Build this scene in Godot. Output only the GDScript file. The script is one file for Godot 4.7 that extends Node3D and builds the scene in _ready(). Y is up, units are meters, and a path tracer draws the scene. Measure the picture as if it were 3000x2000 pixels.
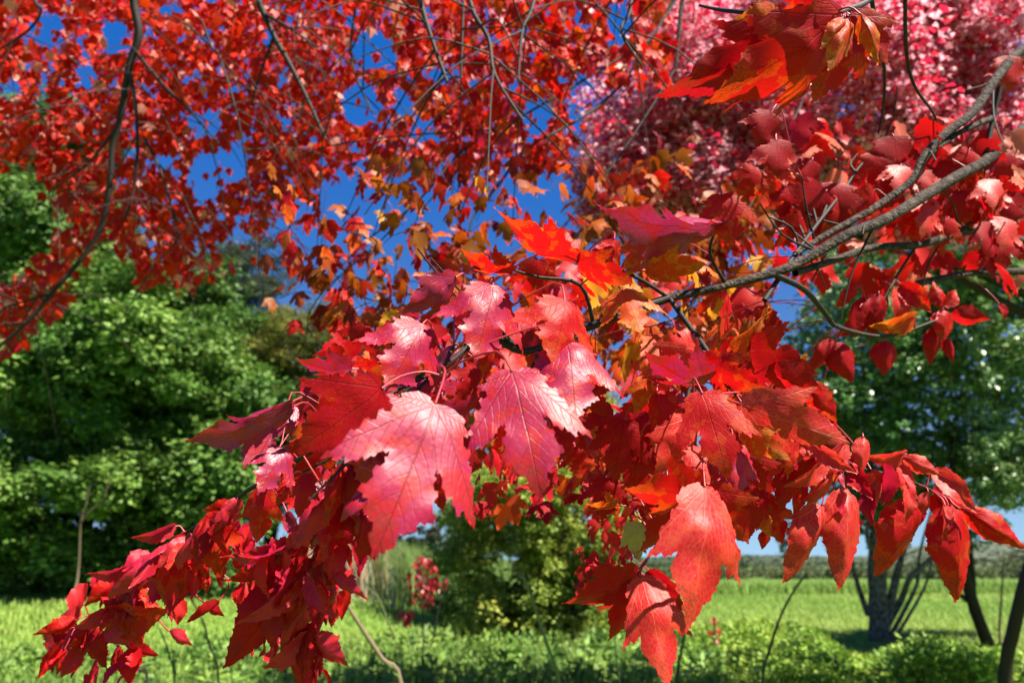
extends Node3D
# Red maple foliage in autumn sun, seen from under the trees, with a meadow, green trees and far hills behind.

const F := 2144.5          # focal length in pixels of the 3000 x 2000 photograph (vertical angle 50 degrees)
const PITCH := 17.1        # the camera looks up by this many degrees
const EYE := Vector3(0, 1.6, 0)

var rng := RandomNumberGenerator.new()
var M := {}                # materials
var LEAF := []             # detailed leaf meshes
var SMALL := []            # low leaf meshes for leaves that show small
var fwd: Vector3
var upv: Vector3
var names := {}
var wob := FastNoiseLite.new()
var gnoise := FastNoiseLite.new()

# ------------------------------------------------------------------ helpers
func P(px: float, py: float, d: float) -> Vector3:
	return EYE + d * (fwd + Vector3.RIGHT * ((px - 1500.0) / F) + upv * ((1000.0 - py) / F))

func G(px: float, dist: float) -> Vector3:
	# point on the ground at horizontal distance dist in the column px
	var x := (px - 1500.0) / F * dist / cos(deg_to_rad(PITCH)) * 1.0
	return Vector3(x, ground_y(x, -dist), -dist)

func rf(a: float, b: float) -> float:
	return rng.randf_range(a, b)

func numbered(n: String) -> String:
	if not names.has(n):
		names[n] = 0
		return n
	names[n] += 1
	return "%s_%03d" % [n, names[n]]

func thing(n: String, label: String, category: String, at: Vector3, group := "") -> Node3D:
	var o := Node3D.new()
	o.name = numbered(n)
	add_child(o)
	o.position = at
	o.set_meta("label", label)
	o.set_meta("category", category)
	if group != "":
		o.set_meta("group", group)
	return o

func part(n: String, mesh: Mesh, mat: Material, parent: Node3D, xf := Transform3D()) -> MeshInstance3D:
	var o := MeshInstance3D.new()
	o.name = n
	o.mesh = mesh
	if mat:
		o.material_override = mat
	parent.add_child(o, true)
	o.transform = xf
	return o

func structure(n: String, mesh: Mesh, mat: Material) -> MeshInstance3D:
	var o := part(numbered(n), mesh, mat, self)
	o.set_meta("kind", "structure")
	return o

func am(v: PackedVector3Array, nr: PackedVector3Array, uv: PackedVector2Array, idx: PackedInt32Array, col := PackedColorArray()) -> ArrayMesh:
	var a := []
	a.resize(Mesh.ARRAY_MAX)
	a[Mesh.ARRAY_VERTEX] = v
	a[Mesh.ARRAY_NORMAL] = nr
	if uv.size():
		a[Mesh.ARRAY_TEX_UV] = uv
	if col.size():
		a[Mesh.ARRAY_COLOR] = col
	a[Mesh.ARRAY_INDEX] = idx
	var m := ArrayMesh.new()
	m.add_surface_from_arrays(Mesh.PRIMITIVE_TRIANGLES, a)
	return m

func lin(r: float, g: float, b: float) -> Color:
	return Color(r, g, b).linear_to_srgb()

# a curved, tapering branch through the given points (world), radius r0 to r1, about the origin o
func tube(pts: Array, r0: float, r1: float, sides: int, o := Vector3.ZERO, knob := 0.12, sub := 4) -> ArrayMesh:
	var line := []
	var n := pts.size()
	for i in n - 1:
		var a: Vector3 = pts[max(i - 1, 0)]
		var b: Vector3 = pts[i]
		var c: Vector3 = pts[i + 1]
		var d: Vector3 = pts[min(i + 2, n - 1)]
		for k in sub:
			line.append(b.cubic_interpolate(c, a, d, float(k) / sub))
	line.append(pts[n - 1])
	var v := PackedVector3Array()
	var nr := PackedVector3Array()
	var uv := PackedVector2Array()
	var idx := PackedInt32Array()
	var side := Vector3.RIGHT
	var l := 0.0
	for i in line.size():
		var p: Vector3 = line[i]
		var t: Vector3 = (line[min(i + 1, line.size() - 1)] - line[max(i - 1, 0)]).normalized()
		side = (side - t * side.dot(t))
		if side.length() < 0.05:
			side = t.cross(Vector3.FORWARD)
		side = side.normalized()
		var other := t.cross(side)
		var s := float(i) / (line.size() - 1)
		var r := lerpf(r0, r1, s)
		if i > 0:
			l += p.distance_to(line[i - 1])
		for k in sides + 1:
			var a := TAU * k / sides
			var q := wob.get_noise_3d(p.x * 400.0 + cos(a) * 30.0, p.y * 400.0 + sin(a) * 30.0, p.z * 400.0)
			var dir := side * cos(a) + other * sin(a)
			v.append(p - o + dir * r * (1.0 + knob * q * 2.0))
			nr.append(dir)
			uv.append(Vector2(float(k) / sides, l))
	var w := sides + 1
	for i in line.size() - 1:
		for k in sides:
			var a := i * w + k
			idx.append_array(PackedInt32Array([a, a + w, a + 1, a + 1, a + w, a + w + 1]))
	return am(v, nr, uv, idx)

# ------------------------------------------------------------------ leaves
const HALF_MAPLE := [[0.08, -0.04], [0.17, -0.03], [0.27, 0.02], [0.25, 0.06], [0.37, 0.08], [0.30, 0.13], [0.30, 0.18], [0.38, 0.21], [0.37, 0.26], [0.45, 0.31], [0.44, 0.36], [0.52, 0.42], [0.51, 0.47], [0.61, 0.63], [0.47, 0.56], [0.44, 0.61], [0.36, 0.52], [0.32, 0.55], [0.25, 0.46], [0.18, 0.41], [0.19, 0.50], [0.25, 0.57], [0.22, 0.61], [0.29, 0.71], [0.19, 0.73], [0.18, 0.81], [0.10, 0.84], [0.08, 0.92], [0.03, 0.96]]
const HALF_THREE := [[0.08, -0.02], [0.18, 0.01], [0.27, 0.07], [0.33, 0.16], [0.31, 0.20], [0.38, 0.27], [0.37, 0.32], [0.46, 0.42], [0.45, 0.47], [0.54, 0.62], [0.41, 0.56], [0.38, 0.60], [0.29, 0.53], [0.24, 0.53], [0.26, 0.60], [0.29, 0.66], [0.23, 0.72], [0.20, 0.79], [0.14, 0.82], [0.11, 0.89], [0.05, 0.94]]
const HALF_OVAL := [[0.08, 0.0], [0.19, 0.05], [0.27, 0.13], [0.32, 0.23], [0.34, 0.33], [0.34, 0.41], [0.38, 0.49], [0.30, 0.53], [0.28, 0.62], [0.21, 0.71], [0.16, 0.80], [0.10, 0.88], [0.05, 0.96]]

func outline(half: Array, jit: float, teeth: bool) -> PackedVector2Array:
	var right := PackedVector2Array([Vector2(0, 0)])
	var left := PackedVector2Array()
	var k := 1.0 + rf(-0.08, 0.08)
	for h in half:
		right.append(Vector2(h[0] * k + rf(-jit, jit), h[1] + rf(-jit, jit)))
	right.append(Vector2(rf(-0.02, 0.02), 1.03))
	var k2 := 1.0 + rf(-0.08, 0.08)
	for i in range(half.size() - 1, -1, -1):
		left.append(Vector2(-half[i][0] * k2 + rf(-jit, jit), half[i][1] + rf(-jit, jit)))
	right.append_array(left)
	if not teeth:
		return right
	var out := PackedVector2Array()
	for i in right.size():
		var a := right[i]
		var b := right[(i + 1) % right.size()]
		out.append(a)
		var d := b - a
		if d.length() > 0.07 and a.y > -0.02:
			var nrm := Vector2(d.y, -d.x).normalized()
			var s := 1.0 if a.x > 0 or (a.x == 0 and b.x > 0) else 1.0
			if a.x < 0.0:
				out.append(a + d * 0.38 + nrm * 0.016 * s)
				out.append(a + d * 0.50 - nrm * 0.004)
			else:
				out.append(a + d * 0.50 - nrm * 0.004)
				out.append(a + d * 0.62 + nrm * 0.016 * s)
	return out

func leaf_mesh(half: Array, fold: float, droop: float, side: float, wave: float, fine: float, seed_: int, curl := 0.0) -> ArrayMesh:
	rng.seed = seed_
	var poly := outline(half, 0.012, fine < 0.2)
	var pts := PackedVector2Array(poly)
	var y := -0.02
	while y < 1.0:
		var x := -0.7
		while x <= 0.7:
			var q := Vector2(x + (0.0 if absf(x) < 0.01 else rf(-0.015, 0.015)), y)
			if Geometry2D.is_point_in_polygon(q, poly):
				var ok := true
				for e in poly:
					if e.distance_to(q) < fine * 0.42:
						ok = false
						break
				if ok:
					pts.append(q)
			x += fine
		y += fine
	var tri := Geometry2D.triangulate_delaunay(pts)
	var v := PackedVector3Array()
	var uv := PackedVector2Array()
	var ns := FastNoiseLite.new()
	ns.seed = seed_
	ns.frequency = 1.0
	for p in pts:
		var z := -fold * absf(p.x) - side * p.x * p.x + wave * ns.get_noise_2d(p.x * 1.6, p.y * 1.6) * 2.0
		z += 0.5 * wave * ns.get_noise_2d(p.x * 5.0 + 9.0, p.y * 5.0)
		z += curl * p.x * p.y
		var r := Vector3(p.x, p.y, z)
		if absf(droop) > 0.01:
			var a := droop * p.y
			r = Vector3(p.x, sin(a) / droop - z * -sin(a), (cos(a) - 1.0) / droop + z * cos(a))
		v.append(r)
		uv.append(Vector2(p.x / 1.6 + 0.5, 0.95 - (p.y + 0.06) / 1.15 * 0.9))
	var idx := PackedInt32Array()
	var nr := PackedVector3Array()
	nr.resize(v.size())
	for i in range(0, tri.size(), 3):
		var a := tri[i]
		var b := tri[i + 1]
		var c := tri[i + 2]
		if not Geometry2D.is_point_in_polygon((pts[a] + pts[b] + pts[c]) / 3.0, poly):
			continue
		if (pts[b] - pts[a]).cross(pts[c] - pts[a]) > 0.0:
			var t := b
			b = c
			c = t
		idx.append_array(PackedInt32Array([a, b, c]))
		var n := (v[c] - v[a]).cross(v[b] - v[a])
		nr[a] += n
		nr[b] += n
		nr[c] += n
	for i in nr.size():
		nr[i] = nr[i].normalized() if nr[i].length() > 0.0 else Vector3.BACK
	return am(v, nr, uv, idx)

# low leaf: a fan over a coarse outline, folded and drooping
func small_leaf(pts: Array, fold: float, droop: float, ctr: float) -> ArrayMesh:
	var v := PackedVector3Array()
	var nr := PackedVector3Array()
	var idx := PackedInt32Array()
	var all := [Vector2(0, ctr)]
	for p in pts:
		all.append(Vector2(p[0], p[1]))
	for i in range(pts.size() - 2, 0, -1):
		all.append(Vector2(-pts[i][0] * 0.94, pts[i][1] * 1.02))
	for p in all:
		v.append(Vector3(p.x, p.y, -fold * absf(p.x) - droop * p.y * p.y))
		nr.append(Vector3(fold * signf(p.x) * 0.9, 2.0 * droop * p.y, 1.0).normalized())
	var n: int = all.size() - 1
	for i in n:
		idx.append_array(PackedInt32Array([0, 1 + (i + 1) % n, 1 + i]))
	return am(v, nr, PackedVector2Array(), idx)

# a spray of small leaves or blades, one mesh for copying: n leaves of length l inside a ball of radius r
func spray(n: int, l: float, wdt: float, r: float, up: float, seed_: int) -> ArrayMesh:
	rng.seed = seed_
	var v := PackedVector3Array()
	var nr := PackedVector3Array()
	var idx := PackedInt32Array()
	for i in n:
		var c := Vector3(rf(-1, 1), rf(-1, 1), rf(-1, 1)) * r
		var y := (Vector3(rf(-1, 1), rf(-0.9, 0.6), rf(-1, 1)) + Vector3(0, up, 0)).normalized()
		var z := Vector3(rf(-1, 1), rf(0.0, 1.6), rf(-0.6, 1))
		z = (z - y * z.dot(y)).normalized()
		var x := y.cross(z)
		var k := l * rf(0.7, 1.3)
		var w := wdt * k
		var b := v.size()
		v.append_array(PackedVector3Array([c, c + y * k * 0.35 + x * w - z * w * 0.25, c + y * k - z * k * 0.15, c + y * k * 0.35 - x * w - z * w * 0.25, c + y * k * 0.45]))
		for q in 5:
			nr.append((z + (x * 0.25 if q == 1 else (-x * 0.25 if q == 3 else Vector3.ZERO))).normalized())
		idx.append_array(PackedInt32Array([b, b + 4, b + 1, b + 1, b + 4, b + 2, b + 2, b + 4, b + 3, b + 3, b + 4, b]))
	return am(v, nr, PackedVector2Array(), idx)

# a grass tuft: bent blades
func tuft(n: int, h: float, w: float, lean: float, seed_: int, spread := 0.5) -> ArrayMesh:
	rng.seed = seed_
	var v := PackedVector3Array()
	var nr := PackedVector3Array()
	var idx := PackedInt32Array()
	for i in n:
		var a := rf(0, TAU)
		var dir := Vector3(cos(a), 0, sin(a))
		var sd := Vector3(-dir.z, 0, dir.x)
		var k := h * rf(0.55, 1.2)
		var ln := lean * rf(0.3, 1.2)
		var o := Vector3(rf(-1, 1), 0, rf(-1, 1)) * h * spread
		var b := v.size()
		var segs := 3
		for s in segs + 1:
			var t := float(s) / segs
			var p := o + Vector3.UP * k * (t - 0.25 * ln * t * t) + dir * k * ln * t * t
			var ww := w * (1.0 - t * t * 0.97)
			v.append(p - sd * ww)
			v.append(p + sd * ww)
			var nn := (Vector3.UP * (0.25 + ln * t) - dir).normalized()
			nr.append(nn)
			nr.append(nn)
		for s in segs:
			var q := b + s * 2
			idx.append_array(PackedInt32Array([q, q + 2, q + 1, q + 2, q + 3, q + 1]))
	return am(v, nr, PackedVector2Array(), idx)

# many copies in one object of kind "stuff"
func scatter(n: String, mesh: Mesh, mat: Material, xfs: Array, cols: PackedColorArray, parent: Node3D) -> MultiMeshInstance3D:
	var mm := MultiMesh.new()
	mm.transform_format = MultiMesh.TRANSFORM_3D
	mm.use_colors = true
	mm.mesh = mesh
	mm.instance_count = xfs.size()
	for i in xfs.size():
		mm.set_instance_transform(i, xfs[i])
		mm.set_instance_color(i, cols[i])
	var o := MultiMeshInstance3D.new()
	o.name = n
	o.multimesh = mm
	o.material_override = mat
	o.set_meta("kind", "stuff")
	parent.add_child(o, true)
	return o

func leaf_basis(y: Vector3, z: Vector3, l: float, w: float) -> Basis:
	y = y.normalized()
	z = (z - y * z.dot(y)).normalized()
	var x := y.cross(z)
	return Basis(x * l * w, y * l, z * l)

# a leaf that hangs from its stalk: tip mostly down, upper side mostly up
func hang(l: float, down := 1.0, w := 1.0) -> Basis:
	var a := rf(0, TAU)
	var y := Vector3(cos(a), 0, sin(a)) * rf(0.1, 0.9) + Vector3.DOWN * rf(0.2, 1.2) * down
	var z := Vector3(cos(a), 0, sin(a)) * rf(0.0, 0.8) + Vector3.UP * rf(0.3, 1.0) + Vector3(rf(-0.6, 0.6), rf(-0.3, 0.3), rf(-0.6, 0.6))
	return leaf_basis(y, z, l, w)

func jitter(c: Color, s: float) -> Color:
	var k := 1.0 + rf(-s, s)
	return Color(c.r * k * (1.0 + rf(-s, s) * 0.3), c.g * k * (1.0 + rf(-s, s) * 0.3), c.b * k)

# ------------------------------------------------------------------ materials
func noise_tex(freq: float, a: Color, b: Color, seed_: int, size := 512, oct := 5, lo := 0.25, hi := 0.75) -> ImageTexture:
	var ns := FastNoiseLite.new()
	ns.noise_type = FastNoiseLite.TYPE_SIMPLEX_SMOOTH
	ns.frequency = freq
	ns.fractal_octaves = oct
	ns.seed = seed_
	var im := ns.get_seamless_image(size, size)
	var out := Image.create(size, size, false, Image.FORMAT_RGB8)
	for y in size:
		for x in size:
			out.set_pixel(x, y, a.lerp(b, smoothstep(lo, hi, im.get_pixel(x, y).r)))
	return ImageTexture.create_from_image(out)

func std(c: Color, rough: float, spec := 0.5) -> StandardMaterial3D:
	var m := StandardMaterial3D.new()
	m.albedo_color = c
	m.roughness = rough
	m.metallic_specular = spec
	m.cull_mode = BaseMaterial3D.CULL_DISABLED
	return m

func stamp(buf: PackedFloat32Array, n: int, a: Vector2, b: Vector2, w0: float, w1: float, k: float) -> void:
	var steps := int(a.distance_to(b) * n) + 1
	for i in steps + 1:
		var t := float(i) / steps
		var p := a.lerp(b, t) * n
		var w := lerpf(w0, w1, t)
		var r := int(ceil(w)) + 1
		for yy in range(int(p.y) - r, int(p.y) + r + 1):
			for xx in range(int(p.x) - r, int(p.x) + r + 1):
				if xx < 0 or yy < 0 or xx >= n or yy >= n:
					continue
				var d := Vector2(xx + 0.5, yy + 0.5).distance_to(p)
				var g := k * clampf(1.0 + w * 0.5 - d, 0.0, 1.0)
				if g > buf[yy * n + xx]:
					buf[yy * n + xx] = g

func uvp(x: float, y: float) -> Vector2:
	return Vector2(x / 1.6 + 0.5, 0.95 - (y + 0.06) / 1.15 * 0.9)

const N := 448
var vein_h: PackedFloat32Array
var blotch: Image
var fineim: Image
var cell: Image

func vein_map() -> void:
	vein_h = PackedFloat32Array()
	vein_h.resize(N * N)
	rng.seed = 77
	var mains := [Vector2(0, 1.0), Vector2(0.58, 0.60), Vector2(-0.58, 0.60), Vector2(0.35, 0.075), Vector2(-0.35, 0.075)]
	for m in mains:
		var tip: Vector2 = m
		stamp(vein_h, N, uvp(0, 0), uvp(tip.x, tip.y), 3.4, 0.7, 1.0)
		var len := tip.length()
		var dir := tip / len
		var s := 0.14
		while s < 0.92:
			for sg: float in [-1.0, 1.0]:
				var st: Vector2 = dir * len * (s + 0.03 * sg)
				var ang: float = dir.angle() + sg * rf(0.62, 0.85)
				var ll := (0.34 if len > 0.8 else 0.24) * (1.0 - s * 0.75)
				var mid: Vector2 = st + Vector2.from_angle(ang) * ll * 0.5
				var en: Vector2 = mid + Vector2.from_angle(ang - sg * 0.2) * ll * 0.5
				stamp(vein_h, N, uvp(st.x, st.y), uvp(mid.x, mid.y), 1.3, 0.8, 0.7)
				stamp(vein_h, N, uvp(mid.x, mid.y), uvp(en.x, en.y), 0.8, 0.3, 0.7)
			s += rf(0.10, 0.14)
	var ns := FastNoiseLite.new()
	ns.seed = 5
	ns.frequency = 0.012
	ns.fractal_octaves = 4
	blotch = ns.get_image(N, N)
	ns.frequency = 0.12
	ns.seed = 9
	fineim = ns.get_image(N, N)
	var c := FastNoiseLite.new()
	c.noise_type = FastNoiseLite.TYPE_CELLULAR
	c.cellular_return_type = FastNoiseLite.RETURN_DISTANCE2_SUB
	c.frequency = 0.06
	c.seed = 3
	c.fractal_type = FastNoiseLite.FRACTAL_NONE
	cell = c.get_image(N, N, false, false, false)

# base colour, second colour in blotches and along margins, vein colour: all linear
func leaf_tex(a: Color, b: Color, vein: Color, share: float, margin: float) -> ImageTexture:
	var im := Image.create(N, N, false, Image.FORMAT_RGB8)
	for y in N:
		for x in N:
			var u := (float(x) / N - 0.5) * 1.6
			var vv := (0.95 - float(y) / N) / 0.9 * 1.15 - 0.06
			var bl := blotch.get_pixel(x, y).r
			var fi := fineim.get_pixel(x, y).r
			var ce := cell.get_pixel(x, y).r
			var away := Vector2(u, vv - 0.35).length()
			var t := smoothstep(0.62 - share, 0.72 - share * 0.6, bl + margin * (away - 0.35))
			var c := a.lerp(b, t)
			c = c * (0.82 + 0.36 * fi)
			c = c.lerp(vein, clampf(smoothstep(0.16, 0.0, ce), 0.0, 1.0) * 0.28)
			c = c.lerp(vein, vein_h[y * N + x] * 0.92)
			# small dead spots and browned patches towards the tips
			if fi > 0.74 and bl > 0.5:
				c = c.lerp(Color(0.05, 0.015, 0.008), 0.55)
			if away > 0.42 and fi + bl * 0.6 > 0.98:
				c = c.lerp(Color(0.12, 0.035, 0.012), 0.6)
			im.set_pixel(x, y, c.linear_to_srgb())
	return ImageTexture.create_from_image(im)

func leaf_mat(key: String, a: Color, b: Color, vein: Color, share: float, margin: float, rough := 0.42, back := 0.55, spec := 0.42) -> void:
	var m := std(Color.WHITE, rough, 0.42)
	m.metallic_specular = spec
	m.albedo_texture = leaf_tex(a, b, vein, share, margin)
	m.heightmap_enabled = true
	m.heightmap_texture = M.vein_relief
	m.heightmap_scale = 0.07
	m.backlight_enabled = true
	m.backlight = Color(back, back, back).linear_to_srgb()
	M[key] = m

func tinted(key: String, rough: float, back: float, spec := 0.5) -> StandardMaterial3D:
	var m := std(Color.WHITE, rough, spec)
	m.vertex_color_use_as_albedo = true
	m.backlight_enabled = true
	m.backlight = Color(back, back, back).linear_to_srgb()
	M[key] = m
	return m

func make_materials() -> void:
	vein_map()
	var him := Image.create(N, N, false, Image.FORMAT_L8)
	for y in N:
		for x in N:
			var q := 0.55 + 0.25 * smoothstep(0.0, 0.5, cell.get_pixel(x, y).r) * 0.6 - 0.35 * vein_h[y * N + x] + 0.12 * blotch.get_pixel(x, y).r
			him.set_pixel(x, y, Color(q, q, q))
	M.vein_relief = ImageTexture.create_from_image(him)
	leaf_mat("crimson", Color(0.40, 0.008, 0.062), Color(0.48, 0.006, 0.016), Color(0.22, 0.001, 0.006), 0.16, 0.5, 0.46, 0.75, 0.50)
	leaf_mat("scarlet", Color(0.54, 0.005, 0.006), Color(0.60, 0.045, 0.004), Color(0.36, 0.002, 0.003), 0.12, 0.7, 0.5, 0.95, 0.36)
	leaf_mat("deep", Color(0.42, 0.003, 0.010), Color(0.46, 0.008, 0.006), Color(0.27, 0.001, 0.004), 0.14, 0.3, 0.5, 1.0, 0.34)
	leaf_mat("orange", Color(0.62, 0.070, 0.006), Color(0.64, 0.19, 0.010), Color(0.48, 0.025, 0.005), 0.14, 0.6, 0.5, 0.95, 0.36)
	leaf_mat("coral", Color(0.56, 0.014, 0.014), Color(0.60, 0.040, 0.014), Color(0.62, 0.10, 0.07), 0.14, 0.4, 0.48, 0.85, 0.42)
	leaf_mat("rose", Color(0.46, 0.008, 0.042), Color(0.54, 0.010, 0.016), Color(0.56, 0.06, 0.07), 0.14, 0.4, 0.46, 0.8, 0.45)
	leaf_mat("mauve", Color(0.33, 0.016, 0.080), Color(0.40, 0.010, 0.030), Color(0.17, 0.002, 0.012), 0.14, 0.3, 0.42, 0.6, 0.55)
	leaf_mat("bronze", Color(0.32, 0.075, 0.005), Color(0.36, 0.014, 0.005), Color(0.18, 0.02, 0.003), 0.12, 0.7, 0.5, 1.0, 0.36)
	leaf_mat("yellow", Color(0.62, 0.33, 0.018), Color(0.58, 0.16, 0.012), Color(0.5, 0.25, 0.02), 0.05, 0.5, 0.5, 0.9, 0.36)
	leaf_mat("olive", Color(0.34, 0.31, 0.09), Color(0.36, 0.26, 0.06), Color(0.40, 0.36, 0.15), 0.05, 0.4, 0.5, 0.8, 0.4)
	var st := std(lin(0.34, 0.02, 0.03), 0.45)
	M.stalk = st
	var bark := std(Color.WHITE, 0.85, 0.35)
	bark.albedo_texture = noise_tex(0.012, lin(0.010, 0.007, 0.005), lin(0.075, 0.052, 0.038), 21, 512, 7, 0.30, 0.72)
	bark.uv1_triplanar = true
	bark.uv1_world_triplanar = true
	bark.uv1_scale = Vector3(7, 7, 7)
	bark.heightmap_enabled = true
	bark.heightmap_texture = noise_tex(0.03, Color.BLACK, Color.WHITE, 24, 512, 6)
	bark.heightmap_scale = 0.3
	M.bark = bark
	var grey := bark.duplicate()
	grey.uv1_scale = Vector3(2.5, 0.8, 2.5)
	grey.heightmap_scale = 1.5
	grey.albedo_texture = noise_tex(0.03, lin(0.05, 0.048, 0.045), lin(0.30, 0.29, 0.27), 23, 256, 5, 0.35, 0.7)
	M.grey_bark = grey
	var tw := std(Color.WHITE, 0.7, 0.4)
	tw.albedo_texture = noise_tex(0.05, lin(0.010, 0.007, 0.006), lin(0.05, 0.034, 0.026), 22, 256, 4, 0.45, 0.75)
	tw.uv1_triplanar = true
	tw.uv1_world_triplanar = true
	tw.uv1_scale = Vector3(14, 14, 14)
	M.twig = tw
	tinted("red_small", 0.5, 0.8, 0.35)
	tinted("pink_small", 0.4, 1.0, 0.45)
	tinted("green_small", 0.55, 0.5, 0.4)
	tinted("green_gloss", 0.34, 0.45, 0.5)
	tinted("grass", 0.6, 0.55, 0.35)
	var wood := std(Color.WHITE, 0.85, 0.3)
	wood.albedo_texture = noise_tex(0.03, lin(0.20, 0.18, 0.15), lin(0.36, 0.33, 0.28), 31, 256)
	wood.uv1_triplanar = true
	wood.uv1_world_triplanar = true
	wood.uv1_scale = Vector3(0.8, 8, 8)
	M.wood = wood
	var soil := std(Color.WHITE, 0.95, 0.2)
	soil.albedo_texture = noise_tex(0.02, lin(0.62, 0.72, 0.55), lin(1.0, 1.0, 1.0), 41, 512, 6)
	soil.uv1_triplanar = true
	soil.uv1_world_triplanar = true
	soil.uv1_scale = Vector3(0.11, 0.11, 0.11)
	soil.vertex_color_use_as_albedo = true
	soil.detail_enabled = true
	soil.detail_blend_mode = BaseMaterial3D.BLEND_MODE_MUL
	soil.detail_albedo = noise_tex(0.03, lin(0.55, 0.6, 0.5), lin(1.0, 1.0, 1.0), 43, 512, 6)
	soil.detail_uv_layer = BaseMaterial3D.DETAIL_UV_2
	soil.uv2_triplanar = true
	soil.uv2_world_triplanar = true
	soil.uv2_scale = Vector3(0.9, 0.9, 0.9)
	M.soil = soil
	M.stem_green = std(lin(0.12, 0.15, 0.05), 0.7)
	M.stem_dry = std(lin(0.16, 0.12, 0.07), 0.8)
	M.stem_dark = std(lin(0.03, 0.028, 0.02), 0.8)

func make_leaf_meshes() -> void:
	# half, fold, droop, side, wave, fineness, seed
	LEAF.append(leaf_mesh(HALF_MAPLE, 0.05, 0.55, 0.22, 0.03, 0.1, 101))
	LEAF.append(leaf_mesh(HALF_MAPLE, 0.16, 0.80, 0.10, 0.04, 0.1, 102))
	LEAF.append(leaf_mesh(HALF_MAPLE, -0.18, 0.45, -0.05, 0.05, 0.1, 103))
	LEAF.append(leaf_mesh(HALF_MAPLE, 0.10, 0.30, 0.40, 0.05, 0.1, 104, 0.2))
	LEAF.append(leaf_mesh(HALF_THREE, 0.15, 0.70, 0.15, 0.04, 0.1, 105))
	LEAF.append(leaf_mesh(HALF_THREE, 0.45, 0.90, 0.10, 0.05, 0.1, 106))
	LEAF.append(leaf_mesh(HALF_THREE, -0.35, 0.60, 0.00, 0.06, 0.1, 107, -0.3))
	LEAF.append(leaf_mesh(HALF_OVAL, 0.30, 0.60, 0.20, 0.05, 0.1, 108))
	LEAF.append(leaf_mesh(HALF_OVAL, -0.30, 0.80, 0.00, 0.05, 0.1, 109, 0.25))
	LEAF.append(leaf_mesh(HALF_OVAL, 0.60, 1.20, 0.00, 0.06, 0.1, 110))
	LEAF.append(leaf_mesh(HALF_MAPLE, 0.35, 1.10, 0.30, 0.07, 0.1, 111, 0.3))
	LEAF.append(leaf_mesh(HALF_THREE, 0.05, 1.40, 0.30, 0.09, 0.1, 112, 0.5))
	# middle detail, for leaves some metres off
	for i in 4:
		LEAF.append(leaf_mesh(HALF_MAPLE if i < 3 else HALF_THREE, [0.1, -0.2, 0.3, 0.1][i], [0.5, 0.7, 0.9, 0.3][i], 0.15, 0.06, 0.24, 120 + i))
	var star := [[0.0, 0.0], [0.2, -0.04], [0.45, 0.12], [0.34, 0.2], [0.66, 0.56], [0.3, 0.46], [0.27, 0.68], [0.0, 1.0]]
	SMALL.append(small_leaf(star, 0.15, 0.15, 0.3))
	SMALL.append(small_leaf(star, -0.25, 0.30, 0.3))
	SMALL.append(small_leaf([[0.0, 0.0], [0.28, 0.1], [0.38, 0.38], [0.2, 0.75], [0.0, 1.0]], 0.3, 0.2, 0.4))

# ------------------------------------------------------------------ the ground
func ground_y(x: float, z: float) -> float:
	var d := -z
	var y := 0.10 * gnoise.get_noise_2d(x * 4.0, z * 4.0)
	# a low bank under the big green trees
	y += 0.75 * smoothstep(0.0, 1.0, clampf((d - 13.0) / 12.0, 0, 1)) * smoothstep(0.0, 1.0, clampf((-x - 1.0) / 6.0, 0, 1))
	# the meadow rises a little towards the far side
	y += 1.0 * smoothstep(40.0, 220.0, d) + 0.5 * gnoise.get_noise_2d(x * 0.4, z * 0.4) * smoothstep(30.0, 120.0, d)
	return y

func make_ground() -> void:
	var v := PackedVector3Array()
	var nr := PackedVector3Array()
	var uv := PackedVector2Array()
	var col := PackedColorArray()
	var idx := PackedInt32Array()
	var radii := [0.0]
	var r := 1.0
	while r < 1500.0:
		radii.append(r)
		r *= 1.07
	var na := 144
	for i in radii.size():
		for k in na + 1:
			var a := TAU * k / na
			var x: float = cos(a) * radii[i]
			var z: float = sin(a) * radii[i]
			var p := Vector3(x, ground_y(x, z), z)
			v.append(p)
			var e := maxf(0.3, radii[i] * 0.03)
			nr.append(Vector3(ground_y(x - e, z) - ground_y(x + e, z), 2 * e, ground_y(x, z - e) - ground_y(x, z + e)).normalized())
			uv.append(Vector2(x, z))
			# sown grass, with a longer yellowish strip and a greener one far off
			var c := Color(0.16, 0.29, 0.045)
			var q := gnoise.get_noise_2d(x * 1.5 + 300.0, z * 1.5)
			c = c.lerp(Color(0.17, 0.23, 0.05), clampf(0.5 + q, 0, 1))
			var d := -z
			if d > 52.0 and d < 75.0:
				c = c.lerp(Color(0.17, 0.18, 0.06), 0.7)
			elif d > 75.0:
				c = c.lerp(Color(0.11, 0.18, 0.05), 0.6)
			col.append(c)
	for i in radii.size() - 1:
		for k in na:
			var a := i * (na + 1) + k
			var b := a + na + 1
			idx.append_array(PackedInt32Array([a, b, a + 1, b, b + 1, a + 1]))
	var m := am(v, nr, uv, idx, col)
	structure("ground", m, M.soil)

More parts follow.
